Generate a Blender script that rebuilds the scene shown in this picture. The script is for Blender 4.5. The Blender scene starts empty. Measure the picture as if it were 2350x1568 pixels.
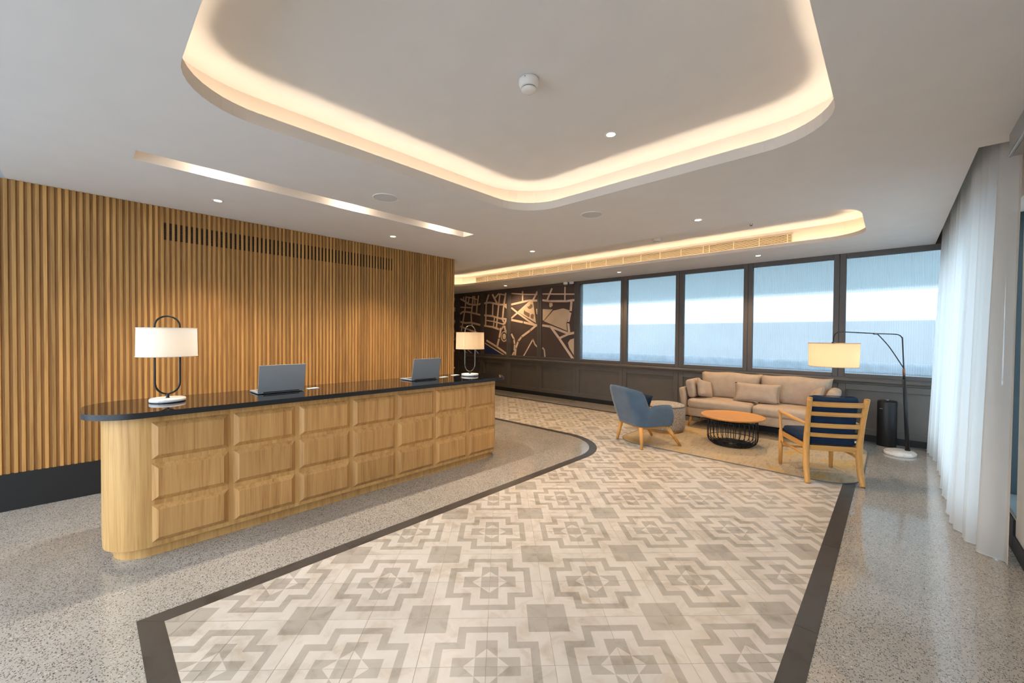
import bpy, bmesh, math, random
from mathutils import Vector, Matrix
random.seed(7)
SC = bpy.context.scene
COL = SC.collection
PI = math.pi

# ------------------------------------------------------------------ camera
cd = bpy.data.cameras.new('camera'); cam = bpy.data.objects.new('camera', cd); COL.objects.link(cam)
cd.sensor_width = 36.0; cd.lens = 14.1468; cd.clip_start = 0.05; cd.clip_end = 300
cr = Vector((0.726198, 0.687444, 0.007525)); cu = Vector((-0.015369, 0.005289, 0.999868)); cf = Vector((-0.687313, 0.726218, -0.014406))
M = Matrix.Identity(4)
for i in range(3):
    M[i][0] = cr[i]; M[i][1] = cu[i]; M[i][2] = -cf[i]
M[0][3], M[1][3], M[2][3] = 0.0, 0.0, 1.4331
cam.matrix_world = M
SC.camera = cam
# ------------------------------------------------------------------ sky: even pale overcast
wd = bpy.data.worlds.new('overcast_sky'); SC.world = wd; wd.use_nodes = True
bg = wd.node_tree.nodes['Background']; bg.inputs[0].default_value = (0.74, 0.87, 1.0, 1); bg.inputs[1].default_value = 6.2
# ------------------------------------------------------------------ daylight portals at the glazed openings
def portal(name, loc, rot, sx, sy):
    l = bpy.data.lights.new(name, 'AREA'); l.shape = 'RECTANGLE'; l.size = sx; l.size_y = sy; l.cycles.is_portal = True
    o = bpy.data.objects.new(name, l); COL.objects.link(o); o.location = loc; o.rotation_euler = rot
portal('daylight_portal_entrance', (-2.3, -2.42, 1.7), (PI/2, 0, 0), 5.6, 3.3)
portal('daylight_portal_side', (0.97, 5.85, 1.32), (0, PI/2, 0), 2.2, 3.1)
SC.view_settings.view_transform = 'Standard'; SC.view_settings.look = 'None'
SC.view_settings.gamma = 1.0; SC.view_settings.use_curve_mapping = False
SC.view_settings.exposure = 0.0
cy = SC.cycles
cy.max_bounces = 7; cy.diffuse_bounces = 4; cy.glossy_bounces = 3; cy.transmission_bounces = 4; cy.transparent_max_bounces = 8
cy.caustics_reflective = False; cy.caustics_refractive = False; cy.adaptive_threshold = 0.1; cy.adaptive_min_samples = 16; cy.sample_clamp_indirect = 6.0
WARM = (1.0, 0.74, 0.46); WARM2 = (1.0, 0.84, 0.66)
LED_E = 25.0; LAMP_W = 11.0

# ------------------------------------------------------------------ materials
MATS = {}
def nmat(name):
    m = bpy.data.materials.new(name); m.use_nodes = True; MATS[name] = m
    nt = m.node_tree; b = nt.nodes['Principled BSDF']
    return m, nt, b
def N(nt, t, **kw):
    n = nt.nodes.new(t)
    for k, v in kw.items(): setattr(n, k, v)
    return n
def L(nt, a, b): nt.links.new(a, b)
def srgb(r, g, b):
    f = lambda c: (c/255/12.92) if c/255 <= .04045 else ((c/255+.055)/1.055)**2.4
    return (f(r), f(g), f(b), 1)
def ramp(nt, fac, stops):
    r = N(nt, 'ShaderNodeValToRGB'); e = r.color_ramp.elements
    while len(e) < len(stops): e.new(0.5)
    for i, (p, c) in enumerate(stops): e[i].position = p; e[i].color = c
    L(nt, fac, r.inputs[0]); return r.outputs[0]
def coords(nt, scale=(1, 1, 1), rnd=True, rot=(0, 0, 0), rotrnd=0.0):
    tc = N(nt, 'ShaderNodeTexCoord'); out = tc.outputs['Object']
    mp = N(nt, 'ShaderNodeMapping'); mp.inputs['Scale'].default_value = scale; mp.inputs['Rotation'].default_value = rot
    L(nt, out, mp.inputs['Vector'])
    if rnd:
        oi = N(nt, 'ShaderNodeObjectInfo'); ml = N(nt, 'ShaderNodeMath', operation='MULTIPLY'); ml.inputs[1].default_value = 37.0
        L(nt, oi.outputs['Random'], ml.inputs[0]); cb = N(nt, 'ShaderNodeCombineXYZ')
        for i in range(3): L(nt, ml.outputs[0], cb.inputs[i])
        L(nt, cb.outputs[0], mp.inputs['Location'])
    return mp.outputs['Vector']
def noise(nt, vec, scale, detail=4, rough=.55, dist=0.0):
    n = N(nt, 'ShaderNodeTexNoise'); n.inputs['Scale'].default_value = scale; n.inputs['Detail'].default_value = detail
    n.inputs['Roughness'].default_value = rough; n.inputs['Distortion'].default_value = dist
    L(nt, vec, n.inputs['Vector']); return n.outputs['Fac']
def bump(nt, b, h, strength=.2, dist=.002):
    n = N(nt, 'ShaderNodeBump'); n.inputs['Strength'].default_value = strength; n.inputs['Distance'].default_value = dist
    L(nt, h, n.inputs['Height']); L(nt, n.outputs[0], b.inputs['Normal'])
def plain(name, col, rough=.5, metal=0.0, spec=.5, var=.06, nscale=6.0, bmp=0.0, bscale=80.0):
    m, nt, b = nmat(name)
    v = coords(nt); f = noise(nt, v, nscale, 2 if var > .03 else 0)
    lo = tuple(max(0, c*(1-var)) for c in col[:3])+(1,); hi = tuple(min(1, c*(1+var)) for c in col[:3])+(1,)
    L(nt, ramp(nt, f, [(.3, lo), (.7, hi)]), b.inputs['Base Color'])
    b.inputs['Roughness'].default_value = rough; b.inputs['Metallic'].default_value = metal; b.inputs['Specular IOR Level'].default_value = spec
    if bmp: bump(nt, b, noise(nt, v, bscale, 1), bmp)
    return m
def wood(name, dark, light, axis=2, rough=.42, fine=1.0, var=.16, tilt=0.0):
    m, nt, b = nmat(name)
    s = [16*fine]*3; s[axis] = .75*fine
    v = coords(nt, tuple(s), True, rot=(tilt, 0, 0))
    f1 = noise(nt, v, 1.6, 3, .6, .7)
    s2 = [70*fine]*3; s2[axis] = 1.6
    f2 = noise(nt, coords(nt, tuple(s2), True, rot=(tilt, 0, 0)), 2.0, 2, .6, .2)
    mx = N(nt, 'ShaderNodeMix', data_type='FLOAT'); mx.inputs[0].default_value = .38
    L(nt, f1, mx.inputs[2]); L(nt, f2, mx.inputs[3])
    c = ramp(nt, mx.outputs[0], [(.32, dark), (.5, tuple((dark[i]+2*light[i])/3 for i in range(3))+(1,)), (.66, light)])
    oi = N(nt, 'ShaderNodeObjectInfo'); mr = N(nt, 'ShaderNodeMapRange'); mr.inputs['To Min'].default_value = 1-var; mr.inputs['To Max'].default_value = 1+var*.6
    L(nt, oi.outputs['Random'], mr.inputs['Value'])
    hs = N(nt, 'ShaderNodeHueSaturation'); L(nt, mr.outputs[0], hs.inputs['Value']); L(nt, c, hs.inputs['Color'])
    L(nt, hs.outputs[0], b.inputs['Base Color']); b.inputs['Roughness'].default_value = rough
    b.inputs['Specular IOR Level'].default_value = .35
    return m
def emit(name, col, s):
    m, nt, b = nmat(name)
    b.inputs['Base Color'].default_value = (.8, .8, .8, 1); b.inputs['Emission Color'].default_value = col[:3]+(1,); b.inputs['Emission Strength'].default_value = s
    return m

plain('ceiling_paint', srgb(226, 226, 226), .85, var=.01)
plain('cove_paint', srgb(222, 214, 205), .8, var=.01)
plain('wall_paint', srgb(200, 190, 176), .8, var=.02)
plain('wall_grey', srgb(150, 152, 150), .85, var=.03)
wood('slat_oak', srgb(142, 100, 52), srgb(192, 146, 84), 2, .5, 1.0, .26)
wood('slat_back', srgb(150, 106, 58), srgb(186, 138, 84), 2, .6, 1.0, .2)
wood('desk_oak', srgb(168, 122, 66), srgb(210, 166, 106), 2, .42, .8, .05)
wood('panel_oak', srgb(162, 114, 62), srgb(206, 160, 102), 2, .42, .8, .10, tilt=.16)
wood('leg_oak', srgb(182, 126, 62), srgb(214, 160, 90), 2, .4, .8, .05)
wood('rail_oak', srgb(182, 126, 62), srgb(214, 160, 90), 0, .4, .8, .05)
wood('arm_oak', srgb(182, 126, 62), srgb(214, 160, 90), 1, .4, .8, .05)
wood('table_oak', srgb(192, 132, 66), srgb(216, 154, 82), 0, .38, .5, .03)
plain('black_stone', srgb(13, 13, 14), .6, var=.15, nscale=30)
plain('black_metal', srgb(22, 22, 24), .4, .3, var=.05)
plain('bin_black', srgb(16, 16, 18), .45, var=.08)
plain('frame_grey', srgb(86, 82, 80), .55, var=.05)
plain('wainscot_grey', srgb(92, 87, 82), .5, var=.05)
plain('mural_brown', srgb(80, 66, 64), .6, var=.05, nscale=2)
plain('mural_tan', srgb(226, 200, 178), .6, var=.03)
plain('mural_land', srgb(214, 190, 162), .6, var=.03)
plain('mural_park', srgb(118, 98, 86), .6, var=.05)
plain('mural_blue', srgb(40, 56, 104), .6, var=.05)
plain('sofa_fabric', srgb(186, 166, 146), .9, spec=.2, var=.06, nscale=14, bmp=0)
plain('blue_velvet', srgb(70, 92, 114), .8, spec=.25, var=.14, nscale=7, bmp=0)
MATS['blue_velvet'].node_tree.nodes['Principled BSDF'].inputs['Sheen Weight'].default_value = .35
plain('navy_fabric', srgb(30, 48, 72), .85, spec=.2, var=.12, nscale=20, bmp=0)
plain('white_plastic', srgb(232, 232, 230), .45, var=.01)
plain('grey_plastic', srgb(120, 120, 120), .5, var=.02)
plain('dark_gap', srgb(16, 13, 11), .9, var=.05)
plain('blade_brown', srgb(92, 62, 34), .7, var=.05)
plain('grille_metal', srgb(214, 200, 172), .5, var=.02)
plain('speaker_grille', srgb(206, 209, 211), .7, var=.02)
plain('laptop_grey', srgb(150, 153, 157), .42, .0, var=.02)
plain('laptop_dark', srgb(30, 30, 32), .5, var=.05)
plain('silver', srgb(200, 200, 200), .25, .9, var=.02)
plain('nickel', srgb(120, 112, 104), .25, .9, var=.02)
plain('copper', srgb(150, 104, 82), .35, .8, var=.03)
plain('card_white', srgb(236, 232, 226), .7, var=.01)
plain('unit_grey', srgb(150, 154, 154), .55, var=.02)
plain('teal_panel', srgb(46, 58, 62), .45, var=.08, nscale=3)
plain('sill_grey', srgb(98, 106, 108), .5, var=.05)
plain('pavement', srgb(188, 190, 192), .9, var=.1)
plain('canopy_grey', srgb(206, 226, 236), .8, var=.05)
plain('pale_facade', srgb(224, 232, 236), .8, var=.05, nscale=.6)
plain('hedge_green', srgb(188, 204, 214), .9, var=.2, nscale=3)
plain('grout', srgb(176, 164, 148), .8, var=.05)
plain('trim_metal', srgb(170, 168, 160), .35, .6, var=.03)
plain('piping', srgb(110, 106, 102), .8, var=.05)
plain('pole_black', srgb(26, 27, 30), .42, .2, var=.04)
emit('led_warm', (1.0, .79, .57), LED_E); emit('led_amber', (1.0, .71, .42), LED_E*2.3)
emit('spot_glow', (1.0, .88, .72), 14.0)
emit('bulb_glow', (1.0, .78, .52), 12.0)

def m_terrazzo():
    m, nt, b = nmat('terrazzo')
    v = coords(nt, (1, 1, 1), False)
    base = ramp(nt, noise(nt, v, 1.3, 3, .6), [(.3, srgb(158, 153, 146)), (.7, srgb(178, 173, 166))])
    vo = N(nt, 'ShaderNodeTexVoronoi'); vo.inputs['Scale'].default_value = 165; vo.inputs['Randomness'].default_value = 1.0
    wv = N(nt, 'ShaderNodeMix', data_type='VECTOR'); wv.inputs[0].default_value = .012
    nz = N(nt, 'ShaderNodeTexNoise'); nz.inputs['Scale'].default_value = 60; L(nt, v, nz.inputs['Vector'])
    L(nt, v, wv.inputs[4]); L(nt, nz.outputs['Color'], wv.inputs[5]); L(nt, wv.outputs[1], vo.inputs['Vector'])
    sp = N(nt, 'ShaderNodeSeparateColor'); L(nt, vo.outputs['Color'], sp.inputs[0])
    small = N(nt, 'ShaderNodeMath', operation='LESS_THAN'); L(nt, vo.outputs['Distance'], small.inputs[0]); small.inputs[1].default_value = .46
    dk = N(nt, 'ShaderNodeMath', operation='GREATER_THAN'); L(nt, sp.outputs[0], dk.inputs[0]); dk.inputs[1].default_value = .62
    lt = N(nt, 'ShaderNodeMath', operation='LESS_THAN'); L(nt, sp.outputs[0], lt.inputs[0]); lt.inputs[1].default_value = .05
    a = N(nt, 'ShaderNodeMath', operation='MULTIPLY'); L(nt, small.outputs[0], a.inputs[0]); L(nt, dk.outputs[0], a.inputs[1])
    c = N(nt, 'ShaderNodeMath', operation='MULTIPLY'); L(nt, small.outputs[0], c.inputs[0]); L(nt, lt.outputs[0], c.inputs[1])
    chip = ramp(nt, sp.outputs[1], [(0, srgb(52, 48, 46)), (.6, srgb(84, 78, 73)), (1, srgb(112, 104, 96))])
    m1 = N(nt, 'ShaderNodeMix', data_type='RGBA'); L(nt, a.outputs[0], m1.inputs[0]); L(nt, base, m1.inputs[6]); L(nt, chip, m1.inputs[7])
    m2 = N(nt, 'ShaderNodeMix', data_type='RGBA'); L(nt, c.outputs[0], m2.inputs[0]); L(nt, m1.outputs[2], m2.inputs[6]); m2.inputs[7].default_value = srgb(204, 200, 195)
    L(nt, m2.outputs[2], b.inputs['Base Color']); b.inputs['Roughness'].default_value = .14; b.inputs['Specular IOR Level'].default_value = .6; b.inputs['Coat Weight'].default_value = .4; b.inputs['Coat Roughness'].default_value = .05
m_terrazzo()
def m_tile(name, lo, hi):
    m, nt, b = nmat(name)
    v = coords(nt, (1, 1, 1), True)
    f = noise(nt, v, 7, 4, .6, .6)
    oi = N(nt, 'ShaderNodeObjectInfo'); mr = N(nt, 'ShaderNodeMapRange'); mr.inputs['To Min'].default_value = .93; mr.inputs['To Max'].default_value = 1.04
    L(nt, oi.outputs['Random'], mr.inputs['Value'])
    hs = N(nt, 'ShaderNodeHueSaturation'); L(nt, mr.outputs[0], hs.inputs['Value'])
    L(nt, ramp(nt, f, [(.28, lo), (.5, tuple((lo[i]+3*hi[i])/4 for i in range(3))+(1,)), (.75, hi)]), hs.inputs['Color'])
    L(nt, hs.outputs[0], b.inputs['Base Color'])
    r = N(nt, 'ShaderNodeMapRange'); L(nt, f, r.inputs['Value']); r.inputs['To Min'].default_value = .25; r.inputs['To Max'].default_value = .40
    L(nt, r.outputs[0], b.inputs['Roughness']); b.inputs['Coat Weight'].default_value = .0
m_tile('tile_light', srgb(184, 171, 154), srgb(212, 204, 195))
m_tile('tile_dark', srgb(148, 138, 125), srgb(180, 172, 161))
m_tile('band_stone', srgb(52, 48, 46), srgb(74, 70, 67))
def m_marble():
    m, nt, b = nmat('marble')
    v = coords(nt); f = noise(nt, v, 9, 6, .65, 1.6)
    L(nt, ramp(nt, f, [(.40, srgb(206, 202, 200)), (.5, srgb(236, 233, 230)), (.7, srgb(240, 238, 234))]), b.inputs['Base Color']); b.inputs['Roughness'].default_value = .3
m_marble()
def m_counter():
    m, nt, b = nmat('counter_granite')
    v = coords(nt, rnd=False); f = noise(nt, v, 160, 3)
    L(nt, ramp(nt, f, [(.45, srgb(17, 17, 19)), (.72, srgb(42, 42, 46))]), b.inputs['Base Color']); b.inputs['Roughness'].default_value = .04; b.inputs['Specular IOR Level'].default_value = 1.0; b.inputs['IOR'].default_value = 1.75
m_counter()
plain('granite_edge', srgb(26, 28, 31), .42, var=.3, nscale=90)
def m_rug():
    m, nt, b = nmat('rug_wool')
    v = coords(nt, (1, 1, 1), False)
    f = noise(nt, v, 2.6, 6, .62, .8); g = noise(nt, coords(nt, (6, 1.5, 1), False, rot=(0, 0, .6)), 3.5, 5, .7, .5)
    c1 = ramp(nt, g, [(.3, srgb(140, 128, 112)), (.5, srgb(180, 163, 138)), (.7, srgb(156, 145, 130))])
    mk = ramp(nt, f, [(.53, (0, 0, 0, 1)), (.68, (.9, .9, .9, 1))])
    mx = N(nt, 'ShaderNodeMix', data_type='RGBA'); L(nt, mk, mx.inputs[0]); L(nt, c1, mx.inputs[6]); mx.inputs[7].default_value = srgb(186, 150, 78)
    L(nt, mx.outputs[2], b.inputs['Base Color']); b.inputs['Roughness'].default_value = .95; b.inputs['Specular IOR Level'].default_value = .1
m_rug()
def m_boucle():
    m, nt, b = nmat('boucle_grey')
    v = coords(nt); f = noise(nt, v, 95, 3, .7)
    L(nt, ramp(nt, f, [(.36, srgb(104, 98, 94)), (.52, srgb(176, 168, 160)), (.64, srgb(206, 198, 190))]), b.inputs['Base Color']); b.inputs['Roughness'].default_value = .95
    bump(nt, b, f, .5, .004)
m_boucle()
def m_shade(name, col, tr=.55):
    m, nt, b = nmat(name)
    v = coords(nt); f = noise(nt, v, 240, 2)
    c = ramp(nt, f, [(.3, tuple(x*.95 for x in col[:3])+(1,)), (.7, col)])
    d = N(nt, 'ShaderNodeBsdfDiffuse'); t = N(nt, 'ShaderNodeBsdfTranslucent'); mx = N(nt, 'ShaderNodeMixShader'); mx.inputs[0].default_value = tr
    L(nt, c, d.inputs[0]); L(nt, c, t.inputs[0]); L(nt, d.outputs[0], mx.inputs[1]); L(nt, t.outputs[0], mx.inputs[2])
    L(nt, mx.outputs[0], nt.nodes['Material Output'].inputs[0])
m_shade('canopy_sheet', srgb(228, 238, 240), .68); m_shade('shade_linen', srgb(240, 218, 184)); m_shade('shade_white', srgb(244, 240, 234))
def m_sheer():
    m, nt, b = nmat('sheer_voile')
    v = coords(nt); f = noise(nt, v, 400, 2)
    c = ramp(nt, f, [(.3, srgb(236, 235, 233)), (.7, srgb(240, 239, 237))])
    d = N(nt, 'ShaderNodeBsdfDiffuse'); t = N(nt, 'ShaderNodeBsdfTranslucent'); tp = N(nt, 'ShaderNodeBsdfTransparent')
    L(nt, c, d.inputs[0]); L(nt, c, t.inputs[0])
    mx = N(nt, 'ShaderNodeMixShader'); mx.inputs[0].default_value = .66; L(nt, d.outputs[0], mx.inputs[1]); L(nt, t.outputs[0], mx.inputs[2])
    m2 = N(nt, 'ShaderNodeMixShader'); m2.inputs[0].default_value = .10; L(nt, mx.outputs[0], m2.inputs[1]); L(nt, tp.outputs[0], m2.inputs[2])
    L(nt, m2.outputs[0], nt.nodes['Material Output'].inputs[0])
m_sheer()
def m_glass(name, tint, clear, rough):
    m, nt, b = nmat(name)
    tp = N(nt, 'ShaderNodeBsdfTransparent'); tp.inputs[0].default_value = tint
    rf = N(nt, 'ShaderNodeBsdfRefraction'); rf.inputs['Color'].default_value = tint; rf.inputs['Roughness'].default_value = rough; rf.inputs['IOR'].default_value = 1.12
    gl = N(nt, 'ShaderNodeBsdfGlossy'); gl.inputs['Roughness'].default_value = .12
    mx = N(nt, 'ShaderNodeMixShader'); mx.inputs[0].default_value = clear; L(nt, rf.outputs[0], mx.inputs[1]); L(nt, tp.outputs[0], mx.inputs[2])
    m2 = N(nt, 'ShaderNodeMixShader'); m2.inputs[0].default_value = .06; L(nt, mx.outputs[0], m2.inputs[1]); L(nt, gl.outputs[0], m2.inputs[2])
    L(nt, m2.outputs[0], nt.nodes['Material Output'].inputs[0])
m_glass('fluted_glass', (.25, .262, .266, 1), .5, .2)
m_glass('clear_glass', (.9, .96, .98, 1), .95, .05)

# ------------------------------------------------------------------ mesh helpers
def me_obj(name, bm, mats, parent=None, loc=None, smooth=False, rot=None):
    me = bpy.data.meshes.new(name)
    bmesh.ops.recalc_face_normals(bm, faces=bm.faces)
    bm.to_mesh(me); bm.free()
    if isinstance(mats, str): mats = [mats]
    for x in mats: me.materials.append(MATS[x])
    if smooth:
        for p in me.polygons: p.use_smooth = True
        if smooth == 'auto': me.set_sharp_from_angle(angle=.6)
    o = bpy.data.objects.new(name, me); COL.objects.link(o)
    if parent: o.parent = parent
    if loc: o.location = loc
    if rot: o.rotation_euler = rot
    return o
def inst(name, me, parent=None, loc=(0, 0, 0), rz=0.0):
    o = bpy.data.objects.new(name, me); COL.objects.link(o); o.parent = parent; o.location = loc; o.rotation_euler = (0, 0, rz); return o
def empty(name, loc, rz=0.0):
    o = bpy.data.objects.new(name, None); COL.objects.link(o); o.location = loc; o.rotation_euler = (0, 0, rz); o.empty_display_size = .1; return o
def tag(o, label, cat, group=None):
    o['label'] = label; o['category'] = cat
    if group: o['group'] = group
    return o
def struct(o, label=None):
    o['kind'] = 'structure'
    if label: o['label'] = label
    return o
def copy_tree(o, parent=None):
    c = o.copy(); COL.objects.link(c); c.parent = parent
    if o.type == 'LIGHT': c.data = o.data
    for ch in list(o.children): copy_tree(ch, c)
    return c
def B(): return bmesh.new()
def box(bm, x0, x1, y0, y1, z0, z1, mi=0, bev=0.0, seg=2):
    vs = [bm.verts.new(p) for p in ((x0, y0, z0), (x1, y0, z0), (x1, y1, z0), (x0, y1, z0), (x0, y0, z1), (x1, y0, z1), (x1, y1, z1), (x0, y1, z1))]
    fs = [bm.faces.new([vs[i] for i in f]) for f in ((0, 3, 2, 1), (4, 5, 6, 7), (0, 1, 5, 4), (1, 2, 6, 5), (2, 3, 7, 6), (3, 0, 4, 7))]
    for f in fs: f.material_index = mi
    if bev:
        es = list({e for f in fs for e in f.edges})
        r = bmesh.ops.bevel(bm, geom=es, offset=bev, segments=seg, affect='EDGES', profile=.5)
        for f in r['faces']: f.material_index = mi
    return vs
def prism(bm, poly, z0, z1, mi=0, top=True, bot=True):
    n = len(poly)
    a = [bm.verts.new((p[0], p[1], z0)) for p in poly]; b = [bm.verts.new((p[0], p[1], z1)) for p in poly]
    for i in range(n):
        f = bm.faces.new((a[i], a[(i+1) % n], b[(i+1) % n], b[i])); f.material_index = mi
    if top: bm.faces.new(b).material_index = mi
    if bot: bm.faces.new(a[::-1]).material_index = mi
def rrect(x0, x1, y0, y1, r, n=10):
    pts = []
    for cx, cy, a0 in ((x1-r, y1-r, 0), (x0+r, y1-r, PI/2), (x0+r, y0+r, PI), (x1-r, y0+r, 1.5*PI)):
        for k in range(n+1):
            a = a0+PI/2*k/n; pts.append((cx+r*math.cos(a), cy+r*math.sin(a)))
    return pts
def lathe(bm, prof, n=32, sx=1.0, sy=1.0, c=(0, 0), mi=0, cap=True):
    rings = []
    for r, z in prof:
        rings.append([bm.verts.new((c[0]+r*sx*math.cos(2*PI*k/n), c[1]+r*sy*math.sin(2*PI*k/n), z)) for k in range(n)])
    for i in range(len(rings)-1):
        for k in range(n):
            f = bm.faces.new((rings[i][k], rings[i][(k+1) % n], rings[i+1][(k+1) % n], rings[i+1][k])); f.material_index = mi
    if cap:
        bm.faces.new(rings[0][::-1]).material_index = mi; bm.faces.new(rings[-1]).material_index = mi
def spline(pts, n=8):
    out = []; P = [Vector(p) for p in pts]
    for i in range(len(P)-1):
        p0 = P[max(i-1, 0)]; p1 = P[i]; p2 = P[i+1]; p3 = P[min(i+2, len(P)-1)]
        for k in range(n):
            t = k/n
            out.append(.5*((2*p1)+(p2-p0)*t+(2*p0-5*p1+4*p2-p3)*t*t+(3*p1-p0-3*p2+p3)*t**3))
    out.append(P[-1]); return out
def tube(bm, path, r, seg=10, mi=0, closed=False, flat=1.0, up=None):
    P = [Vector(p) for p in path]; n = len(P)
    R = r if isinstance(r, (list, tuple)) else [r]*n
    if len(R) != n: R = [R[0]+(R[-1]-R[0])*i/(n-1) for i in range(n)]
    t0 = (P[1]-P[0]).normalized(); a = Vector(up) if up else (Vector((0, 0, 1)) if abs(t0.z) < .9 else Vector((1, 0, 0)))
    nrm = (a-t0*a.dot(t0)).normalized(); rings = []
    for i in range(n):
        if closed: t = (P[(i+1) % n]-P[i-1]).normalized()
        else: t = (P[min(i+1, n-1)]-P[max(i-1, 0)]).normalized()
        nrm = (nrm-t*nrm.dot(t)).normalized(); bn = t.cross(nrm)
        rings.append([bm.verts.new(P[i]+(nrm*math.cos(2*PI*k/seg)*flat+bn*math.sin(2*PI*k/seg))*R[i]) for k in range(seg)])
    m = n if closed else n-1
    for i in range(m):
        q = rings[(i+1) % n]
        for k in range(seg):
            f = bm.faces.new((rings[i][k], rings[i][(k+1) % seg], q[(k+1) % seg], q[k])); f.material_index = mi
    if not closed:
        bm.faces.new(rings[0][::-1]).material_index = mi; bm.faces.new(rings[-1]).material_index = mi
def bar(bm, a, b, w, h, mi=0, up=(0, 0, 1), bev=0.0):
    # straight rectangular bar from a to b: w across, h along up
    a = Vector(a); b = Vector(b); t = (b-a).normalized(); u = Vector(up); u = (u-t*u.dot(t)).normalized(); s = t.cross(u)
    vs = []
    for p in (a, b):
        for i, j in ((-1, -1), (1, -1), (1, 1), (-1, 1)): vs.append(bm.verts.new(p+s*(i*w/2)+u*(j*h/2)))
    fs = [bm.faces.new([vs[i] for i in f]) for f in ((0, 1, 2, 3), (7, 6, 5, 4), (0, 4, 5, 1), (1, 5, 6, 2), (2, 6, 7, 3), (3, 7, 4, 0))]
    for f in fs: f.material_index = mi
    if bev: bmesh.ops.bevel(bm, geom=list({e for f in fs for e in f.edges}), offset=bev, segments=2, affect='EDGES')
def cushion(bm, w, d, h, r, n=10, bulge=0.0, c=(0, 0, 0), tb=0.0, sideb=0.0):
    # rounded box with softly bulging faces
    H = Vector((w/2, d/2, h/2)); seen = {}
    def P(u, v, s):
        q = Vector((u*H.x, v*H.y, s*H.z)); inn = Vector([max(-(H[i]-r), min(H[i]-r, q[i])) for i in range(3)])
        dlt = q-inn; q2 = inn+(dlt.normalized()*r if dlt.length > 1e-9 else Vector())
        if bulge: q2.z += bulge*(1-u*u)*(1-v*v)*(1 if s > 0 else 0)*(abs(s) > .99)
        if tb: q2.z += tb*(1-u*u)*max(0, s)
        if sideb: q2.y += -sideb*(1-u*u)*(1-s*s)*(v < -.99)
        return q2+Vector(c)
    g = [math.sin(PI/2*(-1+2*i/n)) for i in range(n+1)]
    def V(a):
        k = tuple(round(x, 6) for x in a)
        if k not in seen: seen[k] = bm.verts.new(P(*a))
        return seen[k]
    for ax in range(3):
        for s in (-1, 1):
            for i in range(n):
                for j in range(n):
                    co = []
                    for (p, q) in ((g[i], g[j]), (g[i+1], g[j]), (g[i+1], g[j+1]), (g[i], g[j+1])):
                        a = [0, 0, 0]; a[ax] = s; a[(ax+1) % 3] = p; a[(ax+2) % 3] = q; co.append(V(a))
                    if s < 0: co = co[::-1]
                    bm.faces.new(co)
def pillow(bm, w, h, t, n=14, ear=.06):
    # flat throw pillow in the xz plane, puffed along y, with pointed corners
    fr = []; bk = []
    for i in range(n+1):
        u = -1+2*i/n; a = []; b = []
        for j in range(n+1):
            v = -1+2*j/n
            x = u*w/2*(1-ear*(1-v*v)); z = v*h/2*(1-ear*1.4*(1-u*u))
            th = t/2*((1-u**4)*(1-v**4))**.55
            a.append(bm.verts.new((x, -th, z)))
            edge = i in (0, n) or j in (0, n)
            b.append(a[-1] if edge else bm.verts.new((x, th, z)))
        fr.append(a); bk.append(b)
    for i in range(n):
        for j in range(n):
            bm.faces.new((fr[i][j], fr[i+1][j], fr[i+1][j+1], fr[i][j+1])); bm.faces.new((bk[i][j], bk[i][j+1], bk[i+1][j+1], bk[i+1][j]))
def xform(bm, mat, verts=None): bmesh.ops.transform(bm, matrix=mat, verts=verts or bm.verts)
def fill_holes(bm, outer, holes, z, mi=0):
    es = []
    for loop in [outer]+holes:
        vs = [bm.verts.new((p[0], p[1], z)) for p in loop]
        for i in range(len(vs)): es.append(bm.edges.new((vs[i], vs[(i+1) % len(vs)])))
    r = bmesh.ops.triangle_fill(bm, use_beauty=True, use_dissolve=False, edges=es)
    for f in r['geom']:
        if isinstance(f, bmesh.types.BMFace): f.material_index = mi
# ================================================================== STRUCTURE
CZ = 2.65; UZ = 2.90
S2 = 2**.5
def g2w(gx, gy): return ((gx-gy)/S2, (gx+gy)/S2)
# ---- floor slab (terrazzo)
bm = B(); box(bm, -11.2, 1.2, -2.7, 7.75, -.12, 0.0)
floor = struct(me_obj('floor', bm, 'terrazzo'))
# tile field: border lines
XL, XR, YN, YF = -2.605, -.337, .257, 6.75
AC = (-3.455, 4.035); AR = .85
def clip(poly, a, b, c):      # keep a*x+b*y<=c
    out = []
    for i in range(len(poly)):
        p, q = poly[i], poly[(i+1) % len(poly)]
        dp = a*p[0]+b*p[1]-c; dq = a*q[0]+b*q[1]-c
        if dp <= 0: out.append(p)
        if (dp < 0 < dq) or (dq < 0 < dp):
            t = dp/(dp-dq); out.append((p[0]+t*(q[0]-p[0]), p[1]+t*(q[1]-p[1])))
    return out
isl = [(1, 0, XL)]
for k in range(1, 12):
    a = PI/2*k/12; isl.append((math.cos(a), math.sin(a), math.cos(a)*AC[0]+math.sin(a)*AC[1]+AR))
isl.append((0, 1, AC[1]+AR))
def field_clip(poly):
    for (a, b, c) in ((1, 0, XR), (0, -1, -YN), (0, 1, YF), (-1, 0, 10.9)):
        poly = clip(poly, a, b, c)
        if len(poly) < 3: return []
    if all(p[0] >= XL-1e-9 or p[1] >= AC[1]+AR-1e-9 for p in poly) and min(p[0] for p in poly) >= XL-1e-9: return [poly]
    if min(p[1] for p in poly) >= AC[1]+AR-1e-9: return [poly]
    res = []; rest = poly
    for (a, b, c) in isl:
        o = clip(rest, -a, -b, -c)
        if len(o) >= 3: res.append(o)
        rest = clip(rest, a, b, c)
        if len(rest) < 3: break
    return res
def area(p): return abs(sum(p[i][0]*p[(i+1) % len(p)][1]-p[(i+1) % len(p)][0]*p[i][1] for i in range(len(p))))/2
def R4(a, b, c, d): return [(a, c), (b, c), (b, d), (a, d)]
s1, s2, s3, s4, s5, s6 = 1/6, 1/3, .467, .5, 2/3, .8
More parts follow.
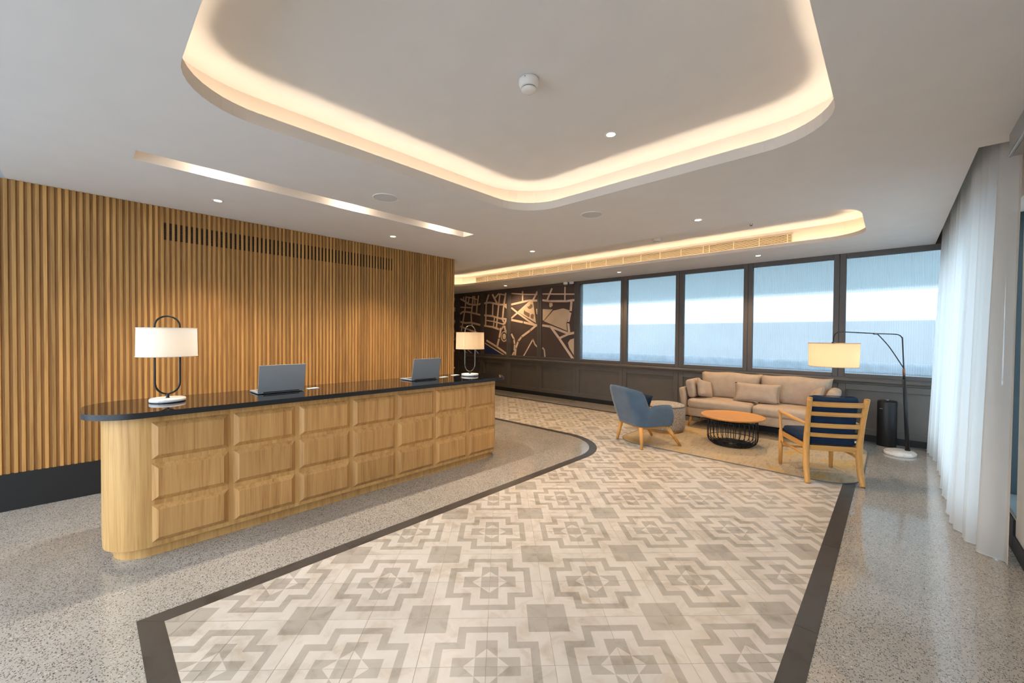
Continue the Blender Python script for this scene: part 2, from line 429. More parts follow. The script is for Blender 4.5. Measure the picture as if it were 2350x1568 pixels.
PAT = [(1, R4(0, s1, 0, s1)), (0, [(s1, 0), (s2, 0), (s1, s1)]), (1, [(s2, 0), (s4, 0), (s4, s1), (s1, s1)]),
       (0, [(0, s1), (s1, s1), (0, s2)]), (1, [(0, s2), (s1, s1), (s1, s4), (0, s4)]),
       (0, R4(s4, s5, 0, s1)), (0, R4(s1, s5, s1, s2)), (0, R4(0, s1, s4, s5)), (0, R4(s1, s2, s2, s5)),
       (1, R4(s5, s6, 0, s3)), (1, R4(s2, s3, s2, s5)), (1, R4(s3, s5, s2, s3)), (1, R4(0, s3, s5, s6)),
       (0, R4(s6, 1, 0, s3)), (0, R4(s3, 1, s3, s5)), (0, R4(0, s3, s6, 1)), (0, R4(s3, s5, s5, 1)), (1, R4(s5, 1, s5, 1))]
GAP = .0035; TT = .3; TH = .002
PAT = [(m, [(min(max(u, GAP), 1-GAP)*TT, min(max(v, GAP), 1-GAP)*TT) for u, v in p]) for m, p in PAT]
def tile_mesh(polys, name, off=(0, 0)):
    bm = B()
    for mi, p in polys:
        q = []
        for x in p:
            if not q or (abs(x[0]-q[-1][0])+abs(x[1]-q[-1][1])) > 1e-6: q.append(x)
        if len(q) > 2 and abs(q[0][0]-q[-1][0])+abs(q[0][1]-q[-1][1]) < 1e-6: q.pop()
        if len(q) < 3 or area(q) < 1e-8: continue
        try: f = bm.faces.new([bm.verts.new((a[0]-off[0], a[1]-off[1], TH)) for a in q]); f.material_index = mi
        except ValueError: pass
    if not bm.faces: bm.free(); return None
    for f in bm.faces:
        f.normal_update()
        if f.normal.z < 0: f.normal_flip()
    me = bpy.data.meshes.new(name); bm.to_mesh(me); bm.free()
    me.materials.append(MATS['tile_light']); me.materials.append(MATS['tile_dark']); return me
def skirt(me):                       # give the full tile its edge faces
    bm = bmesh.new(); bm.from_mesh(me); e = GAP*TT; f = TT-e
    for (a, b) in (((e, e), (f, e)), ((f, e), (f, f)), ((f, f), (e, f)), ((e, f), (e, e))):
        bm.faces.new([bm.verts.new(p) for p in ((a[0], a[1], 0), (b[0], b[1], 0), (b[0], b[1], TH), (a[0], a[1], TH))])
    bm.to_mesh(me); bm.free()
FULL = tile_mesh(PAT, 'tile'); skirt(FULL)
GX, GY = -.055, 2.32
cand = []
for i in range(-34, 32):
    for k in range(-16, 44):
        ie = i if i % 2 == 0 else i+1; ke = k if k % 2 == 0 else k+1
        su = 1 if ie == i else -1; sv = 1 if ke == k else -1
        q = {(1, 1): 0, (-1, 1): 1, (-1, -1): 2, (1, -1): 3}[(su, sv)]
        ang = PI/4+q*PI/2; ox, oy = g2w(GX+ie*TT, GY+ke*TT)
        ca, sa = math.cos(ang), math.sin(ang)
        tr = lambda p, ox=ox, oy=oy, ca=ca, sa=sa: (ox+ca*p[0]-sa*p[1], oy+sa*p[0]+ca*p[1])
        sq = [tr(p) for p in ((0, 0), (TT, 0), (TT, TT), (0, TT))]
        ar = sum(area(x) for x in field_clip(sq))
        if ar < .0008: continue
        cx = sum(p[0] for p in sq)/4; cy = sum(p[1] for p in sq)/4
        cand.append((math.hypot(cx, cy), ar, (ox, oy), ang, tr, cx, cy))
cand.sort(key=lambda t: t[0])
rest_bm = []
for n, (dist, ar, o, ang, tr, cx, cy) in enumerate(cand):
    if ar > .0899 and n < 300:
        inst('tile', FULL, floor, (o[0], o[1], 0), ang); continue
    polys = [(mi, q) for mi, p in PAT for q in field_clip([tr(x) for x in p])]
    if n < 300:
        me = tile_mesh(polys, 'tile', (cx, cy))
        if me: inst('tile', me, floor, (cx, cy, 0))
    else: rest_bm += polys
if rest_bm:
    me = tile_mesh(rest_bm, 'far_tiles'); o = inst('far_tiles', me, floor); o['kind'] = 'stuff'
# grout bed under the tiles
bm = B(); bed = [(XL, YN), (XR, YN), (XR, YF), (-10.9, YF), (-10.9, AC[1]+AR)]
for k in range(13): a = PI/2-PI/2*k/12; bed.append((AC[0]+AR*math.cos(a), AC[1]+AR*math.sin(a)))
prism(bm, bed, .0002, .0009, bot=False); me_obj('tile_bed', bm, 'grout', floor)
# dark stone bands, cut into lengths
def strip(pts_in, pts_out, name='border_strip'):
    bm = B(); prism(bm, list(pts_in)+list(pts_out)[::-1], 0.0, .0025); me_obj(name, bm, 'band_stone', floor)
W0 = .096; g = .0012
def seglen(a, b, n): return [a+(b-a)*i/n for i in range(n+1)]
ys = seglen(YN, AC[1], 4)
for i in range(4):
    y0 = ys[i]+g; y1 = ys[i+1]-g
    strip([(XL, y0), (XL, y1)], [(XL-W0, (YN-W0 if i == 0 else y0)), (XL-W0, y1)])
N_A = 3
for j in range(N_A):
    a0 = PI/2*j/N_A+.0015; a1 = PI/2*(j+1)/N_A-.0015; A = [a0+(a1-a0)*k/8 for k in range(9)]
    strip([(AC[0]+AR*math.cos(a), AC[1]+AR*math.sin(a)) for a in A], [(AC[0]+(AR-W0)*math.cos(a), AC[1]+(AR-W0)*math.sin(a)) for a in A])
xs = seglen(AC[0], -10.9, 6)
for i in range(6): strip([(xs[i]-g, AC[1]+AR), (xs[i+1]+g, AC[1]+AR)], [(xs[i]-g, AC[1]+AR-W0), (xs[i+1]+g, AC[1]+AR-W0)])
xs = seglen(XL, XR, 2)
for i in range(2):
    strip([(xs[i]+g, YN), (xs[i+1]-g, YN)], [(xs[i]+g-(W0 if i == 0 else 0), YN-W0), (xs[i+1]-g+(W0 if i == 1 else 0), YN-W0)])
ys = seglen(YN, YF, 6)
for i in range(6):
    y0 = ys[i]+g; y1 = ys[i+1]-g
    strip([(XR, y0), (XR, y1)], [(XR+W0, (YN-W0 if i == 0 else y0)), (XR+W0, (YF+W0 if i == 5 else y1))])
xs = seglen(-10.9, XR, 8)
for i in range(8): strip([(xs[i]+g, YF), (xs[i+1]-g, YF)], [(xs[i]+g, YF+W0-.005), (xs[i+1]-g+(W0 if i == 7 else 0), YF+W0-.005)])

# ---- ceiling: soffit with two coves and a light slot
C1 = (-2.715, -.237, .296, 3.06, .4, 2.723); C2 = (-8.05, -.237, 4.80, 6.40, .4, 2.696)
SL = (-3.88, -3.68, .23, 3.21)
bm = B()
fill_holes(bm, [(-11.2, -.42), (.62, -.42), (.62, 3.9), (.377, 3.9), (.377, 7.49), (-11.2, 7.49)],
           [rrect(*C1[:5]), rrect(*C2[:5]), R4(*SL)], CZ)
ceiling = struct(me_obj('ceiling', bm, 'ceiling_paint'))
def ring(bm, c, o0, z0, o1, z1, mi=0, n=10):
    a = rrect(c[0]-o0, c[1]+o0, c[2]-o0, c[3]+o0, c[4]+o0, n); b = rrect(c[0]-o1, c[1]+o1, c[2]-o1, c[3]+o1, c[4]+o1, n)
    va = [bm.verts.new((p[0], p[1], z0)) for p in a]; vb = [bm.verts.new((p[0], p[1], z1)) for p in b]
    for i in range(len(a)):
        j = (i+1) % len(a)
        f = bm.faces.new((va[i], va[j], vb[j], vb[i])); f.material_index = mi
for c in (C1, C2):
    zt = c[5]
    bm = B(); ring(bm, c, 0, CZ, 0, zt); ring(bm, c, 0, zt, .012, zt); ring(bm, c, .012, zt, .012, CZ+.008)
    me_obj('cove_lip', bm, 'cove_paint', ceiling)
    bm = B(); ring(bm, c, .012, CZ+.008, .18, CZ+.008); ring(bm, c, .18, CZ+.008, .18, UZ)
    bm.faces.ensure_lookup_table(); me_obj('cove_wall', bm, 'cove_paint', ceiling)
    bm = B(); p = rrect(c[0]-.18, c[1]+.18, c[2]-.18, c[3]+.18, c[4]+.18)
    bm.faces.new([bm.verts.new((q[0], q[1], UZ)) for q in p]); me_obj('cove_ceiling', bm, 'ceiling_paint', ceiling)
    zz = CZ+.018 if c is C1 else CZ+.012
    bm = B(); ring(bm, c, .046, zz, .058, zz); ring(bm, c, .046, zz, .046, zz-.006); ring(bm, c, .058, zz, .058, zz-.006)
    me_obj('led_strip', bm, 'led_warm' if c is C1 else 'led_amber', ceiling)
# light slot above the desk
bm = B(); x0, x1, y0, y1 = SL; zt = CZ+.11
for q in (((x0, y0), (x0, y1)), ((x0, y1), (x1, y1)), ((x1, y1), (x1, y0)), ((x1, y0), (x0, y0))):
    bm.faces.new([bm.verts.new(p) for p in ((*q[0], CZ), (*q[1], CZ), (*q[1], zt), (*q[0], zt))])
bm.faces.new([bm.verts.new((*p, zt)) for p in R4(*SL)])
me_obj('light_slot', bm, 'cove_paint', ceiling)
# front edge of the soffit and the void above, curtain recess
bm = B(); box(bm, -11.2, .62, -.44, -.42, CZ, 3.7); me_obj('soffit_edge', bm, 'ceiling_paint', ceiling)
bm = B()
for q in ([(.377, 3.9, CZ), (.377, 7.49, CZ), (.377, 7.49, 2.9), (.377, 3.9, 2.9)], [(.377, 3.9, CZ), (.62, 3.9, CZ), (.62, 3.9, 2.9), (.377, 3.9, 2.9)],
          [(.377, 3.9, 2.9), (.62, 3.9, 2.9), (.62, 7.49, 2.9), (.377, 7.49, 2.9)]):
    bm.faces.new([bm.verts.new(p) for p in q])
me_obj('curtain_recess', bm, 'ceiling_paint', ceiling)
bm = B(); box(bm, -11.3, 1.3, -2.7, 7.85, 3.7, 3.8); struct(me_obj('roof_light_block', bm, 'wall_grey'))  # unseen slab over everything, added to keep sky light from leaking in

# ---- left slat wall
bm = B(); box(bm, -5.42, -5.13, -.5, 4.063, .296, CZ)
wl = struct(me_obj('wall_left', bm, 'slat_back'))
bm = B(); box(bm, -.006, .006, -.0105, .0105, -(CZ-.296)/2, (CZ-.296)/2, bev=.0015, seg=1); slat = me_obj('slat', bm, 'slat_oak', wl)
zc = (CZ+.296)/2; slat.location = (-5.123, -.4895+.01, zc)
k = 0
while True:
    y = -.4385+.041*k
    if y > 4.06: break
    inst('slat', slat.data, wl, (-5.123, y, zc)); k += 1
bm = B(); box(bm, -5.1305, -5.1285, .514, 2.965, 2.335, 2.50, 0); me_obj('grille_back', bm, 'dark_gap', wl)
for i in range(12):
    z = 2.337+i*.0138
    bm = B(); box(bm, -5.1285, -5.1245, .514, 2.965, z, z+.004); me_obj('grille_blade', bm, 'blade_brown', wl)
bm = B(); box(bm, -5.42, -5.113, -.5, 4.068, 0, .296, bev=.002, seg=1); struct(me_obj('baseboard_left', bm, 'black_stone'))
bm = B(); box(bm, -5.42, -5.2, -2.5, -.5, 0, 3.7); struct(me_obj('wall_left_front', bm, 'wall_grey'))
bm = B(); box(bm, -5.42, -5.145, -.5, -.44, CZ, 3.7); struct(me_obj('wall_left_upper', bm, 'wall_grey'))
bm = B(); box(bm, -11.2, -5.42, 3.95, 4.06, 0, 3.7); struct(me_obj('wall_corridor', bm, 'wall_paint'))
bm = B(); box(bm, -11.3, -11.2, 3.95, 7.75, 0, 3.7); struct(me_obj('wall_end', bm, 'wainscot_grey'))

# ---- far wall: wainscot below, murals on the left, fluted windows on the right
YW = 7.49
DIV = [-10.4, -9.32, -8.234, -7.22, -6.19, -5.124, -3.985, -2.863, -1.745, -.572, .60]
bm = B(); box(bm, -11.2, -5.124, YW+.02, 7.75, 0, 3.7); box(bm, -5.124, 1.2, YW+.02, 7.75, 0, .875); box(bm, -5.124, 1.2, YW+.02, 7.75, 2.64, 3.7)
wf = struct(me_obj('wall_far', bm, 'wainscot_grey'))
bm = B(); box(bm, -11.2, .62, YW-.014, YW+.02, 0, .088, bev=.003, seg=1); struct(me_obj('baseboard_far', bm, 'black_stone'))
# cap rail moulding
prof = [(YW+.02, .785), (YW-.004, .785), (YW-.012, .797), (YW-.012, .806), (YW-.028, .815), (YW-.036, .83), (YW-.036, .852), (YW-.03, .86), (YW-.01, .862), (YW-.01, .875), (YW+.02, .875)]
bm = B(); a = [bm.verts.new((-11.2, *p)) for p in prof]; b = [bm.verts.new((.62, *p)) for p in prof]
for i in range(len(prof)): j = (i+1) % len(prof); bm.faces.new((a[i], a[j], b[j], b[i]))
bm.faces.new(a); bm.faces.new(b[::-1]); me_obj('cap_rail', bm, 'wainscot_grey', wf)
for i in range(len(DIV)-1):
    x0, x1 = DIV[i]+.002, DIV[i+1]-.002
    bm = B()
    for q in ((x0, x0+.085, .085, .785), (x1-.085, x1, .085, .785), (x0+.085, x1-.085, .70, .785), (x0+.085, x1-.085, .085, .17)):
        box(bm, q[0], q[1], YW-.006, YW+.02, q[2], q[3], bev=.004, seg=1)
    me_obj('wainscot_frame', bm, 'wainscot_grey', wf)
    bm = B(); box(bm, x0+.085, x1-.085, YW+.017, YW+.02, .17, .70); me_obj('wainscot_panel', bm, 'wainscot_grey', wf)
GLX = [(-5.05, -4.045), (-3.905, -2.93), (-2.785, -1.81), (-1.675, -.64), (-.498, .50)]
ZB, ZT = .928, 2.578
for i in range(len(DIV)-1):
    x0, x1 = DIV[i]+.0015, DIV[i+1]-.0015
    if i >= 5: gx0, gx1 = GLX[i-5]
    else: gx0, gx1 = ((-10.3, -9.41), (-9.21, -8.30), (-8.17, -7.29), (-7.146, -6.257), (-6.12, -5.18))[i]
    if i >= 5:
        w = struct(empty('window_%d' % (i-4), ((x0+x1)/2, YW, .875)))
        pos = w.location; par = w
    else: pos = Vector((0, 0, 0)); par = wf
    def part(nm, q):
        bm = B(); box(bm, q[0]-pos.x, q[1]-pos.x, YW-.004-pos.y, YW+(.07 if i >= 5 else .02)-pos.y, q[2]-pos.z, q[3]-pos.z, bev=.004, seg=1)
        me_obj(nm, bm, 'frame_grey', par)
    part('frame_stile', (x0, gx0, .875, CZ)); part('frame_stile', (gx1, x1, .875, CZ))
    part('frame_rail', (gx0, gx1, .875, ZB)); part('frame_rail', (gx0, gx1, ZT, CZ))
    if i >= 5:
        bm = B(); n = 42; sub = 6; top = []; bot = []
        for k in range(n*sub+1):
            x = gx0-.004+(gx1-gx0+.008)*k/(n*sub); y = YW+.036-.009*abs(math.sin(PI*k/sub))
            top.append(bm.verts.new((x-pos.x, y-pos.y, ZT+.004-pos.z))); bot.append(bm.verts.new((x-pos.x, y-pos.y, ZB-.004-pos.z)))
        for k in range(n*sub): bm.faces.new((bot[k], bot[k+1], top[k+1], top[k]))
        me_obj('glass_pane', bm, 'fluted_glass', par)
# ---- right wall with a tall curtained window
bm = B(); box(bm, .62, .95, -2.5, 4.28, 0, 3.7); wr = struct(me_obj('wall_right', bm, 'wall_paint'))
bm = B(); box(bm, .62, .95, 4.28, 7.49, 0, .225); me_obj('sill_wall', bm, 'wall_paint', wr)
bm = B(); box(bm, .62, .95, 4.28, 7.49, 2.40, 3.7); me_obj('window_head', bm, 'wall_paint', wr)
bm = B(); box(bm, .608, .62, -2.4, 4.292, 0, .11, bev=.002, seg=1); box(bm, .608, .62, 4.292, 7.48, 0, .215, bev=.002, seg=1); struct(me_obj('baseboard_right', bm, 'black_stone'))
w = struct(empty('window_6', (.76, 5.88, .25)))
def wp(nm, q, mt):
    bm = B(); box(bm, q[0]-.76, q[1]-.76, q[2]-5.88, q[3]-5.88, q[4]-.25, q[5]-.25, bev=.003, seg=1); me_obj(nm, bm, mt, w)
wp('side_panel', (.632, .93, 4.86, 4.93, .25, 2.40), 'teal_panel')
wp('window_sill', (.618, .95, 4.28, 7.48, .225, .25), 'sill_grey')
for y in (4.28, 6.2, 7.43): wp('frame_stile', (.88, .93, y, y+.05, .25, 2.40), 'frame_grey')
for a, b in ((4.33, 4.86), (4.93, 6.2), (6.25, 7.43)):
    wp('frame_rail', (.88, .93, a, b, .25, .29), 'frame_grey'); wp('frame_rail', (.88, .93, a, b, 2.36, 2.40), 'frame_grey')
    wp('glass_pane', (.903, .907, a, b, .29, 2.36), 'clear_glass')
# ---- rear wall with the glazed entrance behind the camera
bm = B(); box(bm, -5.4, -5.15, -2.6, -2.4, 0, 3.7); box(bm, .55, .95, -2.6, -2.4, 0, 3.7); box(bm, -5.15, .55, -2.6, -2.4, 3.4, 3.7)
wb = struct(me_obj('wall_rear', bm, 'wall_grey'))
for x in (-5.15, -3.74, -2.33, -.92, .5):
    bm = B(); box(bm, x, x+.05, -2.55, -2.45, 0, 3.4); me_obj('entrance_mullion', bm, 'frame_grey', wb)
# ---- outside
bm = B(); box(bm, -60, 60, -40, 70, -.30, -.15); tag(me_obj('street_paving', bm, 'pavement'), 'pale grey paving outside the windows', 'paving')
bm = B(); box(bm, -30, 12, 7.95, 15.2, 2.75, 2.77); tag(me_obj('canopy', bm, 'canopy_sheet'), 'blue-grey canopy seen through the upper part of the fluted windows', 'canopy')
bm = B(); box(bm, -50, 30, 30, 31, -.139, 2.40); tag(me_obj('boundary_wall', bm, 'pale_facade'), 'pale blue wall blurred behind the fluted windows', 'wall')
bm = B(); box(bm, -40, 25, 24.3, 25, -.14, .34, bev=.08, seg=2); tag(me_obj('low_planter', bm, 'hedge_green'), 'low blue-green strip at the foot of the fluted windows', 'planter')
# map print outlines (wall x, z)
MAPL={'A':[[[[-9.171,2.492],[-8.977,2.414],[-8.821,2.328],[-8.618,2.296],[-8.437,2.288],[-8.302,2.313]],0.05],[[[-9.168,2.254],[-8.684,2.216]],0.035],[[[-9.167,2.062],[-9.096,2.105],[-8.991,2.119],[-8.7,2.08],[-8.305,2.002]],0.05],[[[-9.165,1.824],[-8.936,1.787],[-8.697,1.794],[-8.303,1.723]],0.055],[[[-9.163,1.689],[-8.797,1.596],[-8.528,1.53],[-8.294,1.465]],0.05],[[[-8.926,2.545],[-8.958,2.245],[-8.991,2.09],[-9.127,1.564]],0.05],[[[-8.621,2.537],[-8.651,2.254],[-8.699,2.014],[-8.681,1.794],[-8.646,1.705]],0.05],[[[-8.391,2.533],[-8.453,2.223],[-8.474,2.051]],0.05],[[[-8.789,2.525],[-8.821,2.372]],0.045],[[[-8.908,2.532],[-8.654,2.495],[-8.438,2.428]],0.03],[[[-8.554,2.533],[-8.542,2.314]],0.04],[[[-9.03,2.54],[-9.029,2.473]],0.04],[[[-9.016,1.002],[-8.791,0.898]],0.025],[[[-8.826,1.008],[-8.622,0.904]],0.025],[[[-8.491,1.018],[-8.359,0.914]],0.025]],
'B':[[[[-8.143,2.316],[-7.963,2.328],[-7.841,2.311],[-7.603,2.258],[-7.286,2.233]],0.05],[[[-7.981,2.535],[-8.072,2.334],[-8.097,1.72]],0.05],[[[-7.828,2.529],[-7.647,2.281]],0.055],[[[-7.591,2.539],[-7.752,2.421]],0.045],[[[-7.547,2.532],[-7.588,2.258],[-7.67,1.653]],0.05],[[[-7.547,2.532],[-7.331,2.487]],0.035],[[[-7.332,2.534],[-7.4,2.218],[-7.439,1.895]],0.055],[[[-7.4,2.238],[-7.291,2.163]],0.06],[[[-8.14,1.987],[-7.838,1.957],[-7.54,1.887],[-7.288,1.861]],0.05],[[[-7.811,2.289],[-7.823,1.946]],0.045],[[[-8.082,1.847],[-7.776,1.81],[-7.423,1.732]],0.03],[[[-7.747,1.923],[-7.781,1.685]],0.04],[[[-7.716,1.798],[-7.657,1.776],[-7.67,1.663]],0.035],[[[-8.137,1.699],[-7.835,1.665],[-7.567,1.6],[-7.451,1.62],[-7.409,1.691],[-7.395,1.772],[-7.439,1.854]],0.05],[[[-7.311,1.851],[-7.38,1.711],[-7.336,1.569],[-7.285,1.528]],0.055],[[[-7.494,1.62],[-7.564,1.364],[-7.636,1.147]],0.06],[[[-8.046,1.296],[-7.65,1.136],[-7.288,0.964]],0.05],[[[-8.108,1.221],[-7.344,0.911]],0.022],[[[-7.27,1.412],[-7.274,1.373],[-7.289,1.338],[-7.313,1.31],[-7.343,1.292],[-7.376,1.285],[-7.41,1.291],[-7.44,1.308],[-7.465,1.336],[-7.481,1.371],[-7.486,1.41],[-7.481,1.449],[-7.466,1.485],[-7.442,1.513],[-7.412,1.53],[-7.379,1.537],[-7.345,1.53],[-7.315,1.513],[-7.291,1.485],[-7.275,1.45],[-7.27,1.412]],0.028]],
'C':[[[[-7.122,2.518],[-6.668,2.464],[-6.263,2.434]],0.032],[[[-6.742,2.543],[-6.74,2.304]],0.04],[[[-6.264,2.5],[-6.4,2.305]],0.05],[[[-7.12,2.235],[-6.823,2.27],[-6.538,2.303],[-6.262,2.288]],0.05],[[[-7.119,2.146],[-6.9,2.009],[-6.559,1.815],[-6.307,1.688]],0.045],[[[-7.116,1.887],[-6.887,2.028],[-6.488,2.281]],0.045],[[[-7.115,1.837],[-6.713,1.77],[-6.27,1.687]],0.055],[[[-6.282,1.697],[-6.48,1.566],[-6.761,1.411],[-6.879,1.293],[-6.958,1.114],[-6.983,0.919]],0.055],[[[-7.112,1.468],[-7.028,1.35],[-7.0,1.212],[-7.011,1.033],[-7.078,0.915]],0.05],[[[-6.696,0.921],[-6.39,1.347],[-6.326,1.225],[-6.257,1.17]],0.035],[[[-6.279,2.082],[-6.261,1.969]],0.04]],
'D':[[[[-6.096,2.436],[-5.191,2.373]],0.03],[[[-5.821,2.541],[-5.958,2.289]],0.045],[[[-5.445,2.548],[-5.446,2.252]],0.035],[[[-6.095,2.288],[-5.883,2.254],[-5.391,2.228],[-5.19,2.241]],0.05],[[[-5.263,2.216],[-5.282,1.981],[-5.347,1.737],[-5.319,1.509]],0.06],[[[-6.088,1.685],[-5.853,1.655],[-5.318,1.483],[-5.181,1.509]],0.055],[[[-5.841,1.646],[-5.6,1.384],[-5.206,0.921]],0.06],[[[-5.589,1.384],[-5.329,1.483]],0.05],[[[-6.082,1.147],[-6.034,1.102],[-6.008,0.918]],0.035]],
}
MAPP={'A':[[[[-8.69,1.023],[-8.296,1.035],[-8.295,0.916],[-8.589,0.899]],"b"]],
'B':[[[[-8.123,1.189],[-8.12,0.908],[-7.392,0.909]],"b"],[[[-7.315,1.411],[-7.319,1.382],[-7.332,1.357],[-7.353,1.34],[-7.376,1.334],[-7.401,1.339],[-7.421,1.356],[-7.435,1.381],[-7.44,1.41],[-7.436,1.44],[-7.422,1.465],[-7.402,1.482],[-7.378,1.488],[-7.354,1.482],[-7.334,1.465],[-7.32,1.441]],"t"]],
'C':[[[[-6.4,2.286],[-6.295,1.744],[-6.86,2.017],[-6.487,2.271]],"t"],[[[-6.588,2.152],[-6.524,2.159],[-6.474,2.214],[-6.416,2.201],[-6.411,2.135],[-6.473,2.096],[-6.536,2.098]],"k"],[[[-6.703,2.012],[-6.677,2.079],[-6.638,2.039],[-6.51,1.986],[-6.496,1.91],[-6.534,1.891],[-6.689,1.973]],"k"],[[[-6.471,1.947],[-6.409,1.974],[-6.364,1.944],[-6.383,1.84],[-6.471,1.871]],"k"]],
'D':[[[[-6.092,2.075],[-5.793,2.054],[-6.061,1.796],[-6.09,1.815]],"t"],[[[-6.054,1.786],[-5.777,2.026],[-5.487,2.068],[-5.314,2.017],[-5.323,1.912],[-5.396,1.738],[-5.379,1.553]],"t"],[[[-5.894,2.213],[-5.802,2.208],[-5.794,2.144],[-5.858,2.102],[-5.893,2.131]],"t"],[[[-5.18,1.388],[-5.295,1.351],[-5.348,1.28],[-5.315,1.176],[-5.186,1.005]],"t"]],
}
# ================================================================== THINGS
# ---- murals
def mural(key, gx0, gx1, label):
    root = empty('map_mural', ((gx0+gx1)/2, YW+.02, ZB)); tag(root, label, 'mural', 'map murals on the far wall')
    ox, oz = (gx0+gx1)/2, ZB
    bm = B(); box(bm, gx0-ox+.002, gx1-ox-.002, -.012, 0, .002, ZT-ZB-.002); me_obj('backing_panel', bm, 'mural_brown', root)
    x_lo, x_hi = gx0+.006, gx1-.006; z_lo, z_hi = ZB+.006, ZT-.006
    def cl(p):
        for (a, b, c) in ((1, 0, x_hi), (-1, 0, -x_lo), (0, 1, z_hi), (0, -1, -z_lo)):
            p = clip(p, a, b, c)
            if len(p) < 3: return None
        return p
    def slab(bm, p, d):
        p = cl(p)
        if not p or area(p) < 1e-6: return
        f = [bm.verts.new((q[0]-ox, -.012-d, q[1]-oz)) for q in p]; b = [bm.verts.new((q[0]-ox, -.012, q[1]-oz)) for q in p]
        bm.faces.new(f)
        for i in range(len(p)): j = (i+1) % len(p); bm.faces.new((f[i], f[j], b[j], b[i]))
    for pts, c in MAPP.get(key, []):
        bm = B(); slab(bm, pts, .0035 if c == 'k' else .002)
        if len(bm.faces): me_obj({'b': 'river', 't': 'land_shape', 'k': 'park_shape'}[c], bm, {'b': 'mural_blue', 't': 'mural_land', 'k': 'mural_park'}[c], root)
        else: bm.free()
    for n, (pts, w) in enumerate(MAPL.get(key, [])):
        bm = B(); d = .003+.0001*n
        for i in range(len(pts)-1):
            a = Vector((*pts[i], 0)); b = Vector((*pts[i+1], 0)); t = (b-a)
            if t.length < 1e-4: continue
            t.normalize(); s = Vector((-t.y, t.x, 0))*w/2; e = t*w*.22
            slab(bm, [tuple((a-e-s)[:2]), tuple((b+e-s)[:2]), tuple((b+e+s)[:2]), tuple((a-e+s)[:2])], d)
        if len(bm.faces): me_obj('road', bm, 'mural_tan', root)
        else: bm.free()
MAPL['Z'] = [[[[p[0]-2.13, p[1]] for p in pts], w] for pts, w in MAPL['B']]; MAPP['Z'] = [[[[p[0]-2.13, p[1]] for p in pts], c] for pts, c in MAPP['B']]
mural('Z', -10.3, -9.41, 'street map mural sliver showing just past the end of the slat wall')
mural('A', -9.21, -8.30, 'brown map mural with a dense street grid, partly behind the far table lamp')
mural('B', -8.17, -7.29, 'brown map mural with a round ring and a dark blue river corner')
mural('C', -7.146, -6.257, 'brown map mural with a triangular park in tan')
mural('D', -6.12, -5.18, 'brown map mural with a large tan plot, next to the first fluted window')

# ---- downlights
def downlight(loc, label, w=60.0, col=WARM2, size=1.9, proto=[None], blend=.6, r=.031, tilt=None):
    root = empty('downlight', loc)
    if proto[0] is None:
        bm = B(); lathe(bm, [(r, -.001), (r+.012, -.004), (r+.016, -.001), (r+.016, .0)], 28, cap=False); t = me_obj('trim_ring', bm, 'white_plastic', root, smooth=True)
        bm = B(); lathe(bm, [(.0005, -.0012), (r, -.0012)], 28, cap=False); d = me_obj('lens', bm, 'spot_glow', root)
        proto[0] = (t.data, d.data)
    else:
        inst('trim_ring', proto[0][0], root); inst('lens', proto[0][1], root)
    l = bpy.data.lights.new('spot_lamp', 'SPOT'); l.energy = w; l.color = col; l.spot_size = size; l.spot_blend = blend; l.shadow_soft_size = .035
    o = bpy.data.objects.new('spot_lamp', l); COL.objects.link(o); o.parent = root; o.location = (0, 0, -.012)
    if tilt: o.rotation_euler = tilt
    tag(root, label, 'downlight', 'recessed downlights'); return root
downlight((-4.514, .832, CZ), 'small round ceiling downlight by the slat wall, nearest the left end', 49, WARM, 1.5)
downlight((-4.513, 2.612, CZ), 'small round ceiling downlight by the slat wall, towards its far end', 49, WARM, 1.5)
downlight((-3.787, 4.416, CZ), 'small round ceiling downlight between the light slot end and the long cove', 125, (1.0, .67, .36))
downlight((-1.489, 4.371, CZ), 'small round ceiling downlight in the soffit between the two coves, right of the speaker', 125, (1.0, .67, .36))
downlight((-1.473, 6.865, CZ), 'small round ceiling downlight in front of the fourth fluted window', 125, (1.0, .67, .36))
downlight((-3.782, 6.934, CZ), 'small round ceiling downlight in front of the second fluted window', 125, (1.0, .67, .36))
downlight((-6.878, 7.02, CZ), 'small round ceiling downlight in front of the map murals', 105, (1.0, .70, .40), 2.7, blend=1.0)
downlight((-1.511, 2.625, UZ), 'round downlight on the raised ceiling inside the big cove', 77)
downlight((-6.085, 4.42, CZ), 'small round ceiling downlight added out of sight round the end of the slat wall', 125, (1.0, .67, .36))  # unseen lamp, added to give the corridor more light
# lamps in the slot above the desk
for y, wh in ((.72, 'nearest the left end'), (1.78, 'in the middle'), (2.86, 'at the far end')):
    root = empty('slot_spotlight', (-3.79, y, CZ+.108)); tag(root, 'spotlight inside the ceiling slot above the desk, %s' % wh, 'spotlight', 'spotlights in the ceiling slot')
    bm = B(); lathe(bm, [(.032, 0), (.036, -.004), (.036, -.03), (.03, -.03), (.028, -.02)], 24, cap=False); me_obj('housing', bm, 'white_plastic', root, smooth=True)
    bm = B(); lathe(bm, [(.0005, -.021), (.029, -.021)], 24, cap=False); me_obj('lens', bm, 'spot_glow', root)
    l = bpy.data.lights.new('slot_lamp', 'SPOT'); l.energy = 80; l.color = WARM2; l.spot_size = 2.6; l.spot_blend = .7; l.shadow_soft_size = .03
    o = bpy.data.objects.new('slot_lamp', l); COL.objects.link(o); o.parent = root; o.location = (0, 0, -.035)
    l2 = bpy.data.lights.new('slot_wall_fill', 'POINT'); l2.energy = 4; l2.color = WARM2; l2.shadow_soft_size = .03  # added fill that brightens the slot walls, no fitting of its own
    o = bpy.data.objects.new('slot_wall_fill', l2); COL.objects.link(o); o.parent = root; o.location = (0, 0, -.052)
